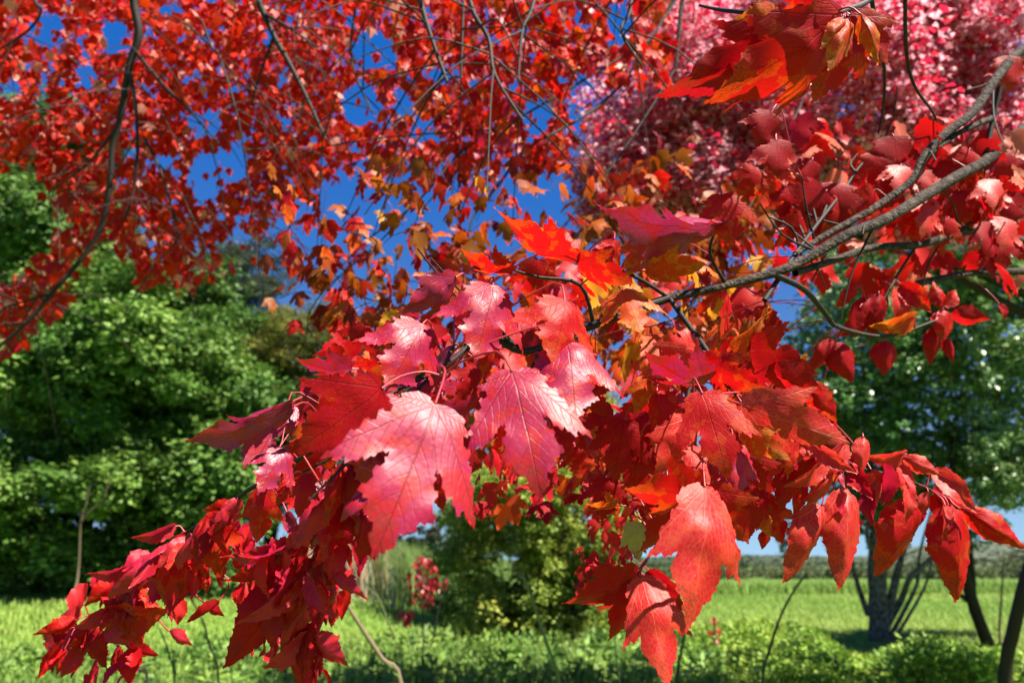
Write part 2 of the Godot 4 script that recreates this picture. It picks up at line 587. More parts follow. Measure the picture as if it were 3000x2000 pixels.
func make_hills() -> void:
	# two ridges, wooded
	for ridge in [[420.0, 0.0, 40], [760.0, 1.0, 41]]:
		var v := PackedVector3Array()
		var nr := PackedVector3Array()
		var col := PackedColorArray()
		var idx := PackedInt32Array()
		var D: float = ridge[0]
		var n := 90
		for row in 5:
			for k in n + 1:
				var t := float(k) / n
				var x := lerpf(-1.2, 1.2, t) * D
				var px := 1500.0 + x / D * F
				var top := 9.0 + 4.0 * gnoise.get_noise_1d(x * 0.3 + 50.0)
				if ridge[1] == 0.0:
					top = 3.0 + 12.0 * smoothstep(2650.0, 2950.0, px) + 3.0 * gnoise.get_noise_1d(x * 0.5)
				else:
					top = 10.0 + 5.0 * gnoise.get_noise_1d(x * 0.25 + 80.0)
				var h: float = [0.0, 0.45, 0.8, 1.0, 0.9][row]
				v.append(Vector3(x, 1.0 + top * h, -D - row * 22.0))
				nr.append(Vector3(0, 0.75, 0.66))
				col.append(Color(0.035, 0.06, 0.03))
		for row in 4:
			for k in n:
				var a := row * (n + 1) + k
				var b := a + n + 1
				idx.append_array(PackedInt32Array([a, b, a + 1, a + 1, b, b + 1]))
		structure("hill", am(v, nr, PackedVector2Array(), idx, col), M.green_small)

# ------------------------------------------------------------------ crowns
# lobes: [centre, radii]; each is a copy of one of a few leafy lobe meshes
func crown(lobes: Array, meshes: Array, c1: Color, c2: Color, mat: Material, parent: Node3D, o: Vector3, nm := "crown") -> void:
	for k in meshes.size():
		var xfs := []
		var cols := PackedColorArray()
		for i in range(k, lobes.size(), meshes.size()):
			var l: Array = lobes[i]
			var rad: Vector3 = l[1]
			var b := Basis(Vector3.UP, rf(0, TAU)) * Basis(Vector3.RIGHT, rf(-0.25, 0.25)) * Basis.from_scale(rad)
			xfs.append(Transform3D(b, l[0] - o))
			cols.append(jitter(c1.lerp(c2, rng.randf()), 0.2))
		scatter(nm, meshes[k], mat, xfs, cols, parent)

# one leafy lobe of radius 1: leaves of length l gathered into clumps on its outer part
func lobe_mesh(clumps: int, per: int, l: float, wdt: float, seed_: int, star := false) -> ArrayMesh:
	rng.seed = seed_
	var v := PackedVector3Array()
	var nr := PackedVector3Array()
	var col := PackedColorArray()
	var idx := PackedInt32Array()
	for c in clumps:
		var dir := Vector3(rng.randfn(), rng.randfn() + 0.15, rng.randfn()).normalized()
		var ctr := dir * lerpf(0.35, 1.0, sqrt(rng.randf()))
		var spread := rf(0.10, 0.22)
		var tone := rf(0.75, 1.2)
		for i in per:
			var p := ctr + Vector3(rng.randfn(), rng.randfn() * 0.7, rng.randfn()) * spread
			var y := (dir * 0.8 + Vector3(rng.randfn(), rng.randfn() - 0.6, rng.randfn()) * 0.7).normalized()
			var z := dir * 0.7 + Vector3(rf(-0.8, 0.8), rf(0.1, 1.3), rf(-0.8, 0.8))
			z = (z - y * z.dot(y)).normalized()
			var x := y.cross(z)
			var k := l * rf(0.65, 1.3)
			var w := wdt * k
			var b := v.size()
			var s := tone * rf(0.75, 1.25)
			var cc := Color(s * rf(0.9, 1.15), s, s * rf(0.8, 1.1))
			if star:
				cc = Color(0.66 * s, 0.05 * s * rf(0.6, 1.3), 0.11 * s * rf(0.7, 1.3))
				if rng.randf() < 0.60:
					cc = Color(0.85, 0.85, 0.85) * s  # pale undersides, with pink sun glints put into the leaf colour
				var m := w * 1.3
				v.append_array(PackedVector3Array([p, p + y * k * 0.15 + x * m - z * m * 0.2, p + y * k * 0.45 + x * m * 0.5, p + y * k - z * k * 0.15, p + y * k * 0.45 - x * m * 0.5, p + y * k * 0.15 - x * m - z * m * 0.2]))
				for q in 6:
					nr.append(z)
					col.append(cc)
				idx.append_array(PackedInt32Array([b, b + 2, b + 1, b, b + 3, b + 2, b, b + 4, b + 3, b, b + 5, b + 4]))
			else:
				v.append_array(PackedVector3Array([p, p + y * k * 0.4 + x * w - z * w * 0.3, p + y * k - z * k * 0.12, p + y * k * 0.4 - x * w - z * w * 0.3]))
				nr.append_array(PackedVector3Array([z, (z + x * 0.3).normalized(), z, (z - x * 0.3).normalized()]))
				for q in 4:
					col.append(cc)
				idx.append_array(PackedInt32Array([b, b + 2, b + 1, b, b + 3, b + 2]))
	return am(v, nr, PackedVector2Array(), idx, col)

func lobe_set(n: int, clumps: int, per: int, l: float, wdt: float, seed_: int, star := false) -> Array:
	var out := []
	for i in n:
		out.append(lobe_mesh(clumps, per, l, wdt, seed_ + i, star))
	rng.seed = seed_ + 77
	return out

# small lobes spread through a big egg-shaped volume
func lobes_in(c: Vector3, rad: Vector3, n: int, lr: float) -> Array:
	var out := []
	for i in n:
		var dir := Vector3(rng.randfn(), rng.randfn(), rng.randfn()).normalized()
		var q := pow(rng.randf(), 0.38)
		var r := lr * rf(0.65, 1.3)
		out.append([c + dir * q * rad * 0.86, Vector3(r, r * rf(0.55, 0.8), r)])
	return out

func wooded(n: String, label: String, base: Vector3, c: Vector3, rad: Vector3, lr: float, nl: int, meshes: Array, c1: Color, c2: Color, mat: Material, group := "", trunk_r := 0.25) -> Node3D:
	var t := thing(n, label, "tree", base, group)
	var top := Vector3(lerpf(base.x, c.x, 0.7), c.y + rad.y * 0.2, lerpf(base.z, c.z, 0.7))
	part("trunk", tube([base - Vector3(0, 0.2, 0), base.lerp(top, 0.4) + Vector3(rf(-0.2, 0.2), 0, rf(-0.2, 0.2)), top], trunk_r, trunk_r * 0.3, 10, base), M.bark, t)
	var lobes := lobes_in(c, rad, nl, lr)
	for i in mini(14, nl):
		var l: Vector3 = lobes[i][0]
		var s := base.lerp(top, rf(0.35, 0.9))
		part("limb", tube([s, s.lerp(l, 0.5) + Vector3(0, rf(-0.2, 0.5), 0), l], trunk_r * 0.28, trunk_r * 0.06, 6, base), M.bark, t)
	crown(lobes, meshes, c1, c2, mat, t, base)
	return t

# ------------------------------------------------------------------ big leaves placed one by one
# base pixel, tip pixel, depth, tilt (tip towards the camera), roll, width, material, mesh
func put_leaf(t: Node3D, o: Vector3, bx: float, by: float, tx: float, ty: float, d: float, tilt: float, roll: float, w: float, mat: String, mesh: int) -> MeshInstance3D:
	var tr := deg_to_rad(minf(tilt + 14.0, 50.0))
	var flat := P(bx, by, d).distance_to(P(tx, ty, d))
	var base := P(bx, by, d)
	var y := P(tx, ty, d - clampf(flat * tan(tr), -0.3 * d, 0.3 * d) * 0.9) - base
	var l := y.length() * 1.06
	y = y.normalized()
	var z := (-fwd + y * fwd.dot(y)).normalized()
	var x := y.cross(z)
	var rr := deg_to_rad(roll - 10.0)
	var z2 := z * cos(rr) + x * sin(rr)
	var b := leaf_basis(y, z2, l, w * pow(cos(tr), 0.6))
	return part("leaf", LEAF[mesh], M[mat], t, Transform3D(b, P(bx, by, d) - o))

func stalk_to(leaf: MeshInstance3D, o: Vector3, target: Vector3, r := 0.0011) -> void:
	var base := leaf.transform.origin + o
	var ydir := leaf.transform.basis.y.normalized()
	var d := base.distance_to(target)
	var m1 := base - ydir * d * 0.3
	var m2 := target.lerp(base, 0.3) + Vector3(0, d * 0.12, 0)
	var inv := leaf.transform.affine_inverse()
	var tb := tube([base, m1.lerp(target, 0.12), m2, target], r, r * 1.15, 5, Vector3.ZERO, 0.0, 3)
	var arr := tb.surface_get_arrays(0)
	var vv: PackedVector3Array = arr[Mesh.ARRAY_VERTEX]
	var nn: PackedVector3Array = arr[Mesh.ARRAY_NORMAL]
	for i in vv.size():
		vv[i] = inv * (vv[i] - o)
		nn[i] = (inv.basis * nn[i]).normalized()
	part("stalk", am(vv, nn, PackedVector2Array(), arr[Mesh.ARRAY_INDEX]), M.stalk, leaf)

func px_path(a: Array) -> Array:
	var out := []
	for q in a:
		out.append(P(q[0], q[1], q[2]))
	return out

func nearest_on(paths: Array, p: Vector3) -> Vector3:
	var best := Vector3.ZERO
	var bd := 1e9
	for path in paths:
		for i in path.size() - 1:
			var q := Geometry3D.get_closest_point_to_segment(p, path[i], path[i + 1])
			if q.distance_to(p) < bd:
				bd = q.distance_to(p)
				best = q
	return best
# ------------------------------------------------------------------ the near red maple
# branches: [radius at start, radius at end, [[px, py, depth] ...]]
const NEAR_BRANCH := [
	[0.0145, 0.006, [[3300, 330, 2.35], [3080, 345, 1.95], [2985, 390, 1.75], [2890, 470, 1.62], [2800, 520, 1.52], [2700, 580, 1.42], [2600, 640, 1.34], [2480, 690, 1.26], [2340, 770, 1.2], [2260, 800, 1.16], [2130, 835, 1.12], [1960, 872, 1.07]]],
	[0.0062, 0.003, [[1960, 872, 1.07], [1800, 930, 1.03], [1650, 985, 1.0], [1540, 1030, 0.98], [1420, 990, 0.97], [1300, 1075, 0.93], [1220, 1100, 0.92], [1080, 1200, 0.9], [900, 1330, 0.93], [720, 1440, 1.0]]],
	[0.003, 0.0015, [[720, 1440, 1.0], [640, 1500, 1.04], [520, 1580, 1.1], [430, 1680, 1.16], [330, 1790, 1.2], [220, 1840, 1.22]]],
	[0.0035, 0.0015, [[1080, 1200, 0.9], [1000, 1420, 0.95], [930, 1600, 1.0], [890, 1720, 1.02], [905, 1860, 1.03]]],
	[0.004, 0.0018, [[1960, 872, 1.07], [2060, 1010, 0.98], [2180, 1180, 0.9], [2320, 1290, 0.95], [2480, 1360, 1.02], [2640, 1400, 1.08], [2760, 1450, 1.12], [2830, 1490, 1.16]]],
	[0.003, 0.0015, [[2060, 1010, 0.98], [2010, 1200, 0.93], [2060, 1400, 0.87], [1960, 1540, 0.95], [1870, 1680, 1.0]]],
	[0.012, 0.005, [[3150, 60, 1.95], [2990, 150, 1.75], [2920, 230, 1.66], [2850, 330, 1.58], [2760, 400, 1.52], [2705, 465, 1.47], [2670, 530, 1.44], [2560, 610, 1.38], [2400, 700, 1.28], [2330, 745, 1.22]]],
	[0.007, 0.005, [[2910, 345, 1.66], [2850, 370, 1.6], [2800, 395, 1.56], [2705, 465, 1.47]]],
	[0.006, 0.004, [[2930, 255, 1.67], [2910, 350, 1.66], [2890, 450, 1.64], [2870, 570, 1.62], [2855, 640, 1.62], [2810, 675, 1.6]]],
	[0.0045, 0.0015, [[2240, 880, 1.15], [2330, 745, 1.22], [2400, 650, 1.3], [2470, 560, 1.4], [2530, 475, 1.5], [2620, 400, 1.55]]],
	[0.010, 0.006, [[3100, 720, 1.9], [2980, 700, 1.76], [2900, 675, 1.68], [2820, 680, 1.6], [2700, 715, 1.5], [2560, 725, 1.4], [2450, 760, 1.3], [2330, 800, 1.2]]],
	[0.0055, 0.003, [[2260, 800, 1.16], [2360, 850, 1.2], [2420, 920, 1.28], [2460, 960, 1.32], [2600, 985, 1.4], [2740, 940, 1.44]]],
	[0.003, 0.002, [[2690, 715, 1.5], [2640, 790, 1.48], [2600, 860, 1.44], [2550, 950, 1.42]]],
	[0.009, 0.007, [[3100, 800, 1.9], [2990, 795, 1.8], [2850, 800, 1.7], [2760, 815, 1.62], [2670, 835, 1.55]]],
	[0.0032, 0.0015, [[1740, 955, 1.02], [1700, 835, 1.0], [1580, 812, 0.98], [1500, 790, 0.97]]],
	[0.0032, 0.0015, [[1960, 872, 1.07], [1850, 805, 1.03], [1700, 760, 1.0], [1600, 740, 0.98]]],
	[0.003, 0.0015, [[2130, 835, 1.12], [2080, 740, 1.08], [2110, 640, 1.03], [2115, 570, 1.0]]],
	[0.0024, 0.0015, [[1420, 990, 0.97], [1380, 900, 0.96], [1440, 830, 0.93]]],
	[0.0024, 0.0015, [[1300, 1075, 0.93], [1330, 1010, 0.87], [1290, 1100, 0.78]]],
	[0.0040, 0.002, [[2655, -120, 1.3], [2655, 130, 1.35], [2680, 250, 1.42], [2740, 340, 1.5], [2748, 405, 1.52]]],
	[0.0040, 0.002, [[2540, -100, 1.15], [2575, 130, 1.25], [2592, 200, 1.3], [2590, 300, 1.38], [2575, 390, 1.46]]],
	[0.0050, 0.003, [[2720, -160, 1.2], [2560, -10, 1.1], [2480, 30, 1.0], [2380, 70, 0.98], [2280, 130, 0.95]]],
	[0.0040, 0.002, [[2290, 45, 0.99], [2120, 30, 1.1], [2050, 15, 1.2]]],
]
const NEAR_LEAF := [
	[1275, 1182, 1150, 1560, 0.64, 30, -8, 1.05, "crimson", 0],
	[1500, 1088, 1590, 1385, 0.70, 30, -4, 1.0, "crimson", 0],
	[1661, 1005, 1694, 1190, 0.78, 34, 4, 1.2, "crimson", 3],
	[1655, 880, 1640, 1040, 0.80, 30, -10, 1.3, "scarlet", 3],
	[1444, 836, 1411, 1025, 0.83, 28, -6, 1.08, "crimson", 3],
	[1237, 950, 1154, 1122, 0.80, 30, -8, 1.12, "crimson", 3],
	[1335, 812, 1225, 930, 0.86, 30, -42, 0.8, "mauve", 4],
	[1500, 800, 1350, 795, 0.90, 10, -66, 1.0, "scarlet", 1],
	[1690, 765, 1436, 706, 0.88, 12, -70, 0.9, "scarlet", 4],
	[1690, 765, 1808, 848, 0.86, 25, 64, 0.9, "scarlet", 4],
	[1645, 745, 1545, 690, 0.95, -10, -48, 1.0, "orange", 1],
	[1665, 760, 1650, 650, 1.0, -30, 20, 0.9, "deep", 4],
	[2110, 650, 1795, 700, 0.95, 10, -60, 0.55, "mauve", 6],
	[2115, 570, 2150, 705, 0.95, 10, 10, 1.2, "scarlet", 0],
	[1800, 700, 1784, 775, 0.93, 45, 0, 1.0, "scarlet", 10],
	[1885, 712, 1850, 795, 0.98, 20, 0, 1.1, "orange", 12],
	[1893, 795, 2055, 812, 0.95, 10, 62, 0.9, "orange", 4],
	[1822, 851, 1875, 950, 0.90, 42, 8, 1.25, "orange", 3],
	[1118, 1137, 905, 1330, 0.74, 24, -20, 1.05, "deep", 0],
	[851, 1178, 594, 1341, 0.85, 20, -48, 0.55, "mauve", 6],
	[860, 1190, 775, 1260, 0.88, 35, 20, 0.9, "mauve", 4],
	[1030, 1080, 885, 1112, 0.86, 22, -58, 0.9, "crimson", 1],
	[1105, 1062, 1022, 1095, 0.90, 0, -50, 1.0, "scarlet", 4],
	[806, 1312, 728, 1292, 0.92, 20, 30, 0.9, "mauve", 6],
	[832, 1316, 768, 1428, 0.84, 30, -12, 1.1, "mauve", 3],
	[850, 1400, 806, 1468, 0.92, 25, 20, 0.8, "scarlet", 4],
	[900, 1388, 848, 1498, 0.92, 15, 45, 1.0, "deep", 4],
	[770, 1430, 728, 1578, 0.97, 10, 25, 0.95, "scarlet", 4],
	[945, 1415, 920, 1505, 0.96, 30, -20, 0.9, "mauve", 4],
	[1100, 1415, 970, 1482, 0.80, 15, 65, 0.8, "crimson", 5],
	[1090, 1430, 1000, 1600, 0.92, 15, 60, 0.8, "deep", 5],
	[1060, 1440, 1010, 1560, 0.95, 15, 40, 0.9, "crimson", 5],
	[1020, 1490, 960, 1640, 0.98, 10, -35, 0.76, "deep", 11],
	[1060, 1500, 1050, 1650, 1.0, 10, 40, 0.8, "deep", 5],
	[960, 1500, 880, 1590, 0.98, 15, 50, 0.86, "mauve", 5],
	[1330, 1240, 1300, 1420, 0.9, 10, 30, 0.9, "deep", 0],
	[1270, 1380, 1280, 1490, 0.95, 10, 30, 0.9, "deep", 4],
	[1160, 1190, 1090, 1300, 0.95, 20, 20, 1.1, "crimson", 3],
	[1240, 1110, 1230, 1200, 0.93, 20, 20, 1.3, "crimson", 3],
	[1330, 1010, 1230, 1100, 0.95, 15, 60, 0.9, "mauve", 5],
	[1400, 1080, 1350, 1180, 0.95, 20, -30, 1.0, "deep", 3],
	[1440, 1130, 1420, 1260, 0.9, 10, 40, 1.0, "deep", 4],
	[1570, 1130, 1690, 1220, 0.88, 25, 15, 0.95, "crimson", 3],
	[1700, 1130, 1760, 1220, 0.95, 10, 40, 1.0, "deep", 4],
	[1450, 1000, 1380, 1110, 1.0, 20, -40, 1.0, "scarlet", 4],
	# lower left drooping sprays
	[680, 1478, 608, 1508, 1.02, 25, -30, 1.04, "scarlet", 7],
	[655, 1515, 605, 1610, 1.04, 20, 25, 0.95, "scarlet", 7],
	[512, 1542, 412, 1598, 1.08, 30, -35, 0.86, "rose", 8],
	[560, 1580, 480, 1660, 1.08, 25, -20, 1.04, "rose", 7],
	[545, 1590, 530, 1720, 1.07, 25, -15, 0.95, "scarlet", 8],
	[572, 1608, 582, 1690, 1.05, 20, 15, 1.14, "scarlet", 7],
	[480, 1620, 420, 1720, 1.1, 20, -30, 0.86, "rose", 9],
	[500, 1640, 470, 1750, 1.1, 15, 30, 0.86, "scarlet", 7],
	[530, 1650, 556, 1752, 1.1, 15, 30, 0.86, "scarlet", 9],
	[480, 1700, 492, 1766, 1.1, 10, 10, 0.86, "orange", 7],
	[385, 1660, 278, 1710, 1.14, 30, -35, 0.86, "rose", 8],
	[340, 1690, 260, 1780, 1.15, 25, -20, 0.86, "scarlet", 9],
	[370, 1735, 372, 1795, 1.14, 25, 10, 1.23, "rose", 7],
	[330, 1770, 310, 1840, 1.14, 25, 10, 0.95, "scarlet", 8],
	[310, 1790, 235, 1850, 1.16, 25, -30, 1.04, "rose", 8],
	[320, 1800, 432, 1835, 1.15, 25, 30, 1.04, "scarlet", 8],
	[330, 1810, 350, 1890, 1.15, 20, 10, 1.14, "rose", 8],
	[225, 1815, 115, 1890, 1.18, 25, -25, 0.76, "scarlet", 9],
	[250, 1830, 240, 1985, 1.18, 15, 20, 0.76, "deep", 9],
	[260, 1850, 215, 1940, 1.18, 15, -25, 0.95, "scarlet", 8],
	[350, 1880, 408, 1970, 1.18, 15, 35, 0.76, "deep", 9],
	[345, 1890, 308, 1972, 1.18, 15, 35, 0.76, "deep", 7],
	[188, 1900, 150, 1972, 1.2, 15, 25, 0.86, "scarlet", 7],
	[230, 1780, 170, 1850, 1.2, 20, -25, 0.95, "rose", 8],
	[495, 1850, 540, 1896, 1.15, 20, 15, 0.76, "rose", 7],
	[640, 1760, 560, 1840, 1.1, 10, -35, 0.67, "deep", 7],
	[600, 1770, 640, 1810, 1.1, 10, 20, 0.86, "deep", 7],
	[880, 1580, 690, 1700, 1.0, 20, -50, 0.70, "crimson", 8],
	[880, 1600, 740, 1690, 1.0, 25, -35, 0.76, "crimson", 9],
	[870, 1640, 700, 1800, 1.0, 20, -45, 0.67, "deep", 9],
	[850, 1690, 690, 1962, 1.0, 15, -15, 0.76, "deep", 7],
	[870, 1700, 745, 1850, 0.98, 25, -35, 0.67, "rose", 8],
	[880, 1710, 870, 1860, 0.98, 15, -30, 0.56, "deep", 9],
	[900, 1680, 940, 1810, 0.97, 25, 25, 0.52, "rose", 8],
	[950, 1660, 1030, 1770, 0.97, 25, 35, 0.56, "rose", 7],
	[890, 1700, 810, 1830, 0.98, 15, -35, 0.76, "scarlet", 8],
	[905, 1640, 1000, 1720, 1.0, 15, 40, 0.76, "deep", 8],
	[905, 1858, 800, 1978, 1.02, 20, -20, 0.86, "rose", 8],
	[905, 1860, 890, 1992, 1.02, 20, 8, 0.86, "scarlet", 7],
	[915, 1860, 985, 1960, 1.02, 20, 25, 0.86, "rose", 7],
	[900, 1862, 840, 2000, 1.03, 15, -20, 0.76, "scarlet", 9],
	[840, 1500, 860, 1560, 0.99, 20, 20, 0.95, "mauve", 8],
	[690, 1620, 700, 1680, 1.05, 10, 10, 0.95, "scarlet", 7],
	# middle right
	[2130, 1035, 2292, 925, 0.92, -20, 50, 0.85, "orange", 6],
	[2050, 1025, 1945, 1005, 0.93, 30, 20, 1.0, "coral", 3],
	[2060, 1055, 2205, 1158, 0.90, 25, 45, 0.9, "scarlet", 1],
	[2070, 1120, 1905, 1115, 0.90, 20, -50, 1.0, "crimson", 1],
	[1895, 1105, 1885, 1208, 0.92, 10, -20, 1.1, "orange", 4],
	[1925, 1145, 1930, 1302, 0.90, 20, 55, 0.8, "scarlet", 5],
	[1960, 1140, 1978, 1226, 0.92, 20, 50, 0.8, "crimson", 5],
	[2058, 1152, 2138, 1365, 0.80, 24, 12, 1.02, "scarlet", 0],
	[2012, 1225, 1968, 1388, 0.84, 22, -14, 1.0, "coral", 4],
	[2062, 1310, 2085, 1440, 0.82, 30, 6, 1.2, "coral", 3],
	[2173, 1184, 2470, 1300, 0.80, 14, 20, 0.72, "coral", 4],
	[2110, 1045, 2385, 1130, 0.95, 5, 40, 0.9, "deep", 4],
	[2250, 1080, 2400, 1170, 0.94, 5, 45, 0.9, "deep", 7],
	[2360, 1120, 2440, 1235, 0.95, 10, 40, 0.8, "scarlet", 7],
	[2190, 1200, 2245, 1275, 0.83, 10, 20, 1.0, "yellow", 7],
	[2170, 1260, 2285, 1340, 0.80, 30, 30, 0.8, "orange", 4],
	[2180, 1330, 2260, 1440, 0.88, 10, 20, 1.0, "deep", 0],
	[2065, 1425, 2092, 1792, 0.74, 26, -2, 0.80, "coral", 4],
	[2062, 1422, 1884, 1492, 0.77, 20, -30, 1.1, "scarlet", 4],
	[2070, 1430, 2185, 1590, 0.78, 10, 25, 1.0, "scarlet", 4],
	[2030, 1440, 1930, 1640, 0.82, 5, -20, 1.0, "deep", 4],
	[2150, 1290, 2160, 1450, 0.80, 26, 20, 0.9, "crimson", 5],
	[1872, 1678, 1704, 1818, 0.98, 15, -25, 0.9, "deep", 4],
	[1872, 1685, 1825, 1882, 0.98, 10, -10, 0.9, "deep", 4],
	[1880, 1690, 1974, 1968, 0.95, 26, 0, 0.75, "coral", 4],
	[1890, 1690, 1910, 1870, 1.0, 10, 20, 1.0, "deep", 4],
	[1900, 1670, 1990, 1800, 1.02, 10, 30, 0.9, "deep", 8],
	[1850, 1528, 1882, 1632, 0.96, 15, 0, 1.0, "olive", 4],
	[1805, 1480, 1730, 1492, 1.0, 20, -35, 1.0, "orange", 3],
	[1830, 1230, 1800, 1400, 0.95, 5, 20, 1.0, "deep", 0],
	[1870, 1300, 1850, 1450, 0.97, 5, 30, 1.0, "deep", 4],
	[1770, 1180, 1790, 1330, 0.98, 5, -30, 1.0, "deep", 3],
	[1900, 1210, 1850, 1350, 1.0, 5, 40, 1.0, "deep", 3],
	[1940, 1400, 1900, 1520, 1.0, 5, 30, 1.1, "scarlet", 3],
	[1780, 1400, 1760, 1520, 1.02, 5, 30, 1.1, "deep", 3],
	[1680, 1230, 1640, 1340, 1.0, 5, 20, 1.0, "deep", 0],
	[1690, 1310, 1700, 1400, 1.02, 5, 10, 1.0, "scarlet", 3],
	[2180, 1420, 2200, 1580, 0.95, 5, 20, 1.0, "deep", 4],
	[2240, 1460, 2290, 1590, 0.98, 10, 30, 0.9, "scarlet", 4],
	[2230, 1500, 2262, 1572, 0.96, 5, 10, 0.9, "orange", 7],
	[2245, 1555, 2240, 1608, 1.0, 5, 10, 1.0, "scarlet", 7],
	# right drooping spray
	[2410, 1478, 2368, 1705, 0.98, 18, -10, 0.78, "coral", 7],
	[2475, 1430, 2508, 1692, 1.0, 22, 10, 0.70, "coral", 7],
	[2445, 1440, 2470, 1640, 1.02, 10, 55, 0.66, "deep", 7],
	[2680, 1470, 2634, 1692, 1.05, 10, -6, 0.94, "scarlet", 7],
	[2660, 1420, 2680, 1515, 1.04, 25, 10, 0.74, "coral", 8],
	[2780, 1480, 2852, 1742, 1.08, 15, 10, 0.78, "scarlet", 7],
	[2815, 1490, 2998, 1612, 1.1, 25, 30, 0.66, "scarlet", 9],
	[2742, 1375, 2852, 1475, 1.1, 28, 25, 0.74, "coral", 8],
	[2650, 1330, 2575, 1365, 1.06, 28, -20, 0.82, "coral", 8],
	[2640, 1340, 2745, 1395, 1.06, 28, 30, 0.74, "coral", 9],
	[2640, 1360, 2670, 1440, 1.06, 28, 10, 0.90, "coral", 8],
	[2720, 1440, 2720, 1530, 1.08, 20, 10, 0.66, "coral", 9],
	[2770, 1480, 2790, 1560, 1.08, 30, 10, 0.66, "coral", 8],
	[2570, 1375, 2580, 1485, 1.04, 20, 10, 0.66, "coral", 7],
	[2530, 1280, 2540, 1375, 1.04, 25, 10, 0.82, "coral", 7],
	[2480, 1300, 2440, 1400, 0.98, 30, -10, 0.74, "coral", 8],
	[2420, 1330, 2330, 1370, 0.95, 30, -30, 0.74, "coral", 9],
	[2420, 1340, 2360, 1440, 0.95, 30, -15, 0.74, "coral", 8],
	[2380, 1330, 2290, 1430, 0.93, 30, -30, 0.57, "coral", 9],
	[2440, 1360, 2420, 1480, 0.97, 30, 10, 0.66, "coral", 9],
	[2380, 1300, 2480, 1380, 0.93, 30, 40, 0.57, "coral", 8],
	[2330, 1290, 2250, 1390, 0.92, 20, 20, 0.74, "scarlet", 4],
	[2310, 1360, 2300, 1490, 0.96, 10, 20, 0.74, "deep", 4],
	[2350, 1410, 2340, 1500, 0.98, 15, 20, 0.74, "scarlet", 8],
	[2600, 1380, 2610, 1460, 1.08, 15, 30, 0.74, "scarlet", 7],
	# cluster under the big limb
	[2592, 998, 2606, 1088, 1.4, 10, 10, 1.2, "deep", 7],
	[2440, 1005, 2505, 1108, 1.35, 10, 15, 1.0, "deep", 7],
	[2450, 1000, 2400, 1090, 1.35, 10, -15, 0.9, "deep", 7],
	[2575, 860, 2575, 975, 1.42, 10, 10, 0.8, "deep", 7],
	[2545, 870, 2530, 975, 1.42, 10, 10, 0.9, "deep", 7],
	[2680, 930, 2605, 975, 1.42, 30, -20, 0.9, "orange", 8],
	[2640, 830, 2725, 900, 1.42, 20, 30, 0.9, "scarlet", 8],
	[2640, 850, 2650, 920, 1.42, 30, 10, 1.2, "coral", 8],
	[2760, 900, 2750, 820, 1.45, -20, 10, 0.8, "scarlet", 7],
	[2765, 895, 2820, 850, 1.45, -10, 20, 0.9, "scarlet", 8],
	[2765, 905, 2780, 985, 1.45, 20, 10, 1.1, "scarlet", 7],
	[2740, 960, 2745, 1055, 1.46, 10, 10, 0.8, "deep", 7],
	[2790, 920, 2900, 945, 1.46, 10, 40, 0.9, "deep", 7],
	[2770, 990, 2800, 1052, 1.47, 10, 20, 0.7, "deep", 7],
	[2500, 850, 2470, 900, 1.4, 10, -15, 1.0, "scarlet", 7],
	[2520, 900, 2490, 990, 1.4, 10, -15, 1.0, "deep", 8],
	[2930, 890, 2960, 930, 1.6, 10, -15, 1.2, "deep", 8],
	# leaves over the limb and at the upper corner
	[2470, 45, 2200, 290, 0.95, 10, -20, 0.66, "scarlet", 4],
	[2400, 75, 2060, 310, 0.98, 10, -30, 0.52, "deep", 4],
	[2480, 45, 2430, 245, 0.98, 10, 10, 0.9, "scarlet", 4],
	[2490, 42, 2610, 150, 0.98, 10, 20, 1.0, "scarlet", 4],
	[2485, 48, 2478, 155, 0.93, 35, 0, 0.8, "orange", 7],
	[2475, 50, 2440, 115, 0.92, 30, 0, 0.7, "orange", 7],
	[2520, 40, 2585, 130, 0.92, 30, 30, 0.6, "orange", 9],
	[2300, 60, 2170, 100, 0.98, 20, -30, 1.0, "orange", 7],
	[2330, 70, 2270, 105, 0.98, 20, -30, 1.0, "orange", 8],
	[2380, 20, 2310, -30, 1.0, 20, -30, 1.0, "scarlet", 4],
	[2275, 410, 2292, 505, 1.25, 10, 0, 1.5, "deep", 12],
	[2260, 330, 2230, 420, 1.25, 5, 0, 1.2, "deep", 12],
	[2620, 400, 2640, 510, 1.5, 5, 10, 1.4, "deep", 12],
	[2420, 560, 2340, 690, 1.35, 5, -20, 1.2, "deep", 12],
	[2450, 540, 2470, 680, 1.38, 5, 10, 1.1, "deep", 13],
	[2640, 485, 2650, 560, 1.45, 30, 10, 1.2, "coral", 12],
	[2720, 575, 2730, 675, 1.5, 30, 0, 1.1, "coral", 12],
	[2900, 525, 2940, 605, 1.6, 30, 10, 1.1, "coral", 12],
	[2950, 640, 2960, 720, 1.65, 30, 10, 1.2, "coral", 12],
	[2960, 165, 2975, 250, 1.7, 10, 10, 1.2, "scarlet", 12],
	[2690, 620, 2700, 710, 1.5, 10, 10, 1.3, "scarlet", 13],
	[2560, 560, 2520, 640, 1.42, 10, -10, 1.2, "scarlet", 13],
	[2800, 560, 2830, 640, 1.6, 10, 10, 1.2, "deep", 13],
	[2930, 440, 2960, 530, 1.66, 10, 10, 1.3, "deep", 13],
	[2840, 440, 2820, 520, 1.6, 10, 10, 1.1, "scarlet", 13],
	[2350, 640, 2300, 720, 1.3, 10, -20, 1.2, "scarlet", 13],
	[2930, 700, 2960, 790, 1.7, 10, 0, 1.2, "deep", 13],
	[2880, 730, 2930, 800, 1.7, 10, 0, 1.0, "deep", 13],
	[2330, 560, 2300, 660, 1.35, 5, -20, 1.2, "deep", 12],
	[2560, 450, 2590, 560, 1.5, 5, 20, 1.2, "scarlet", 13],
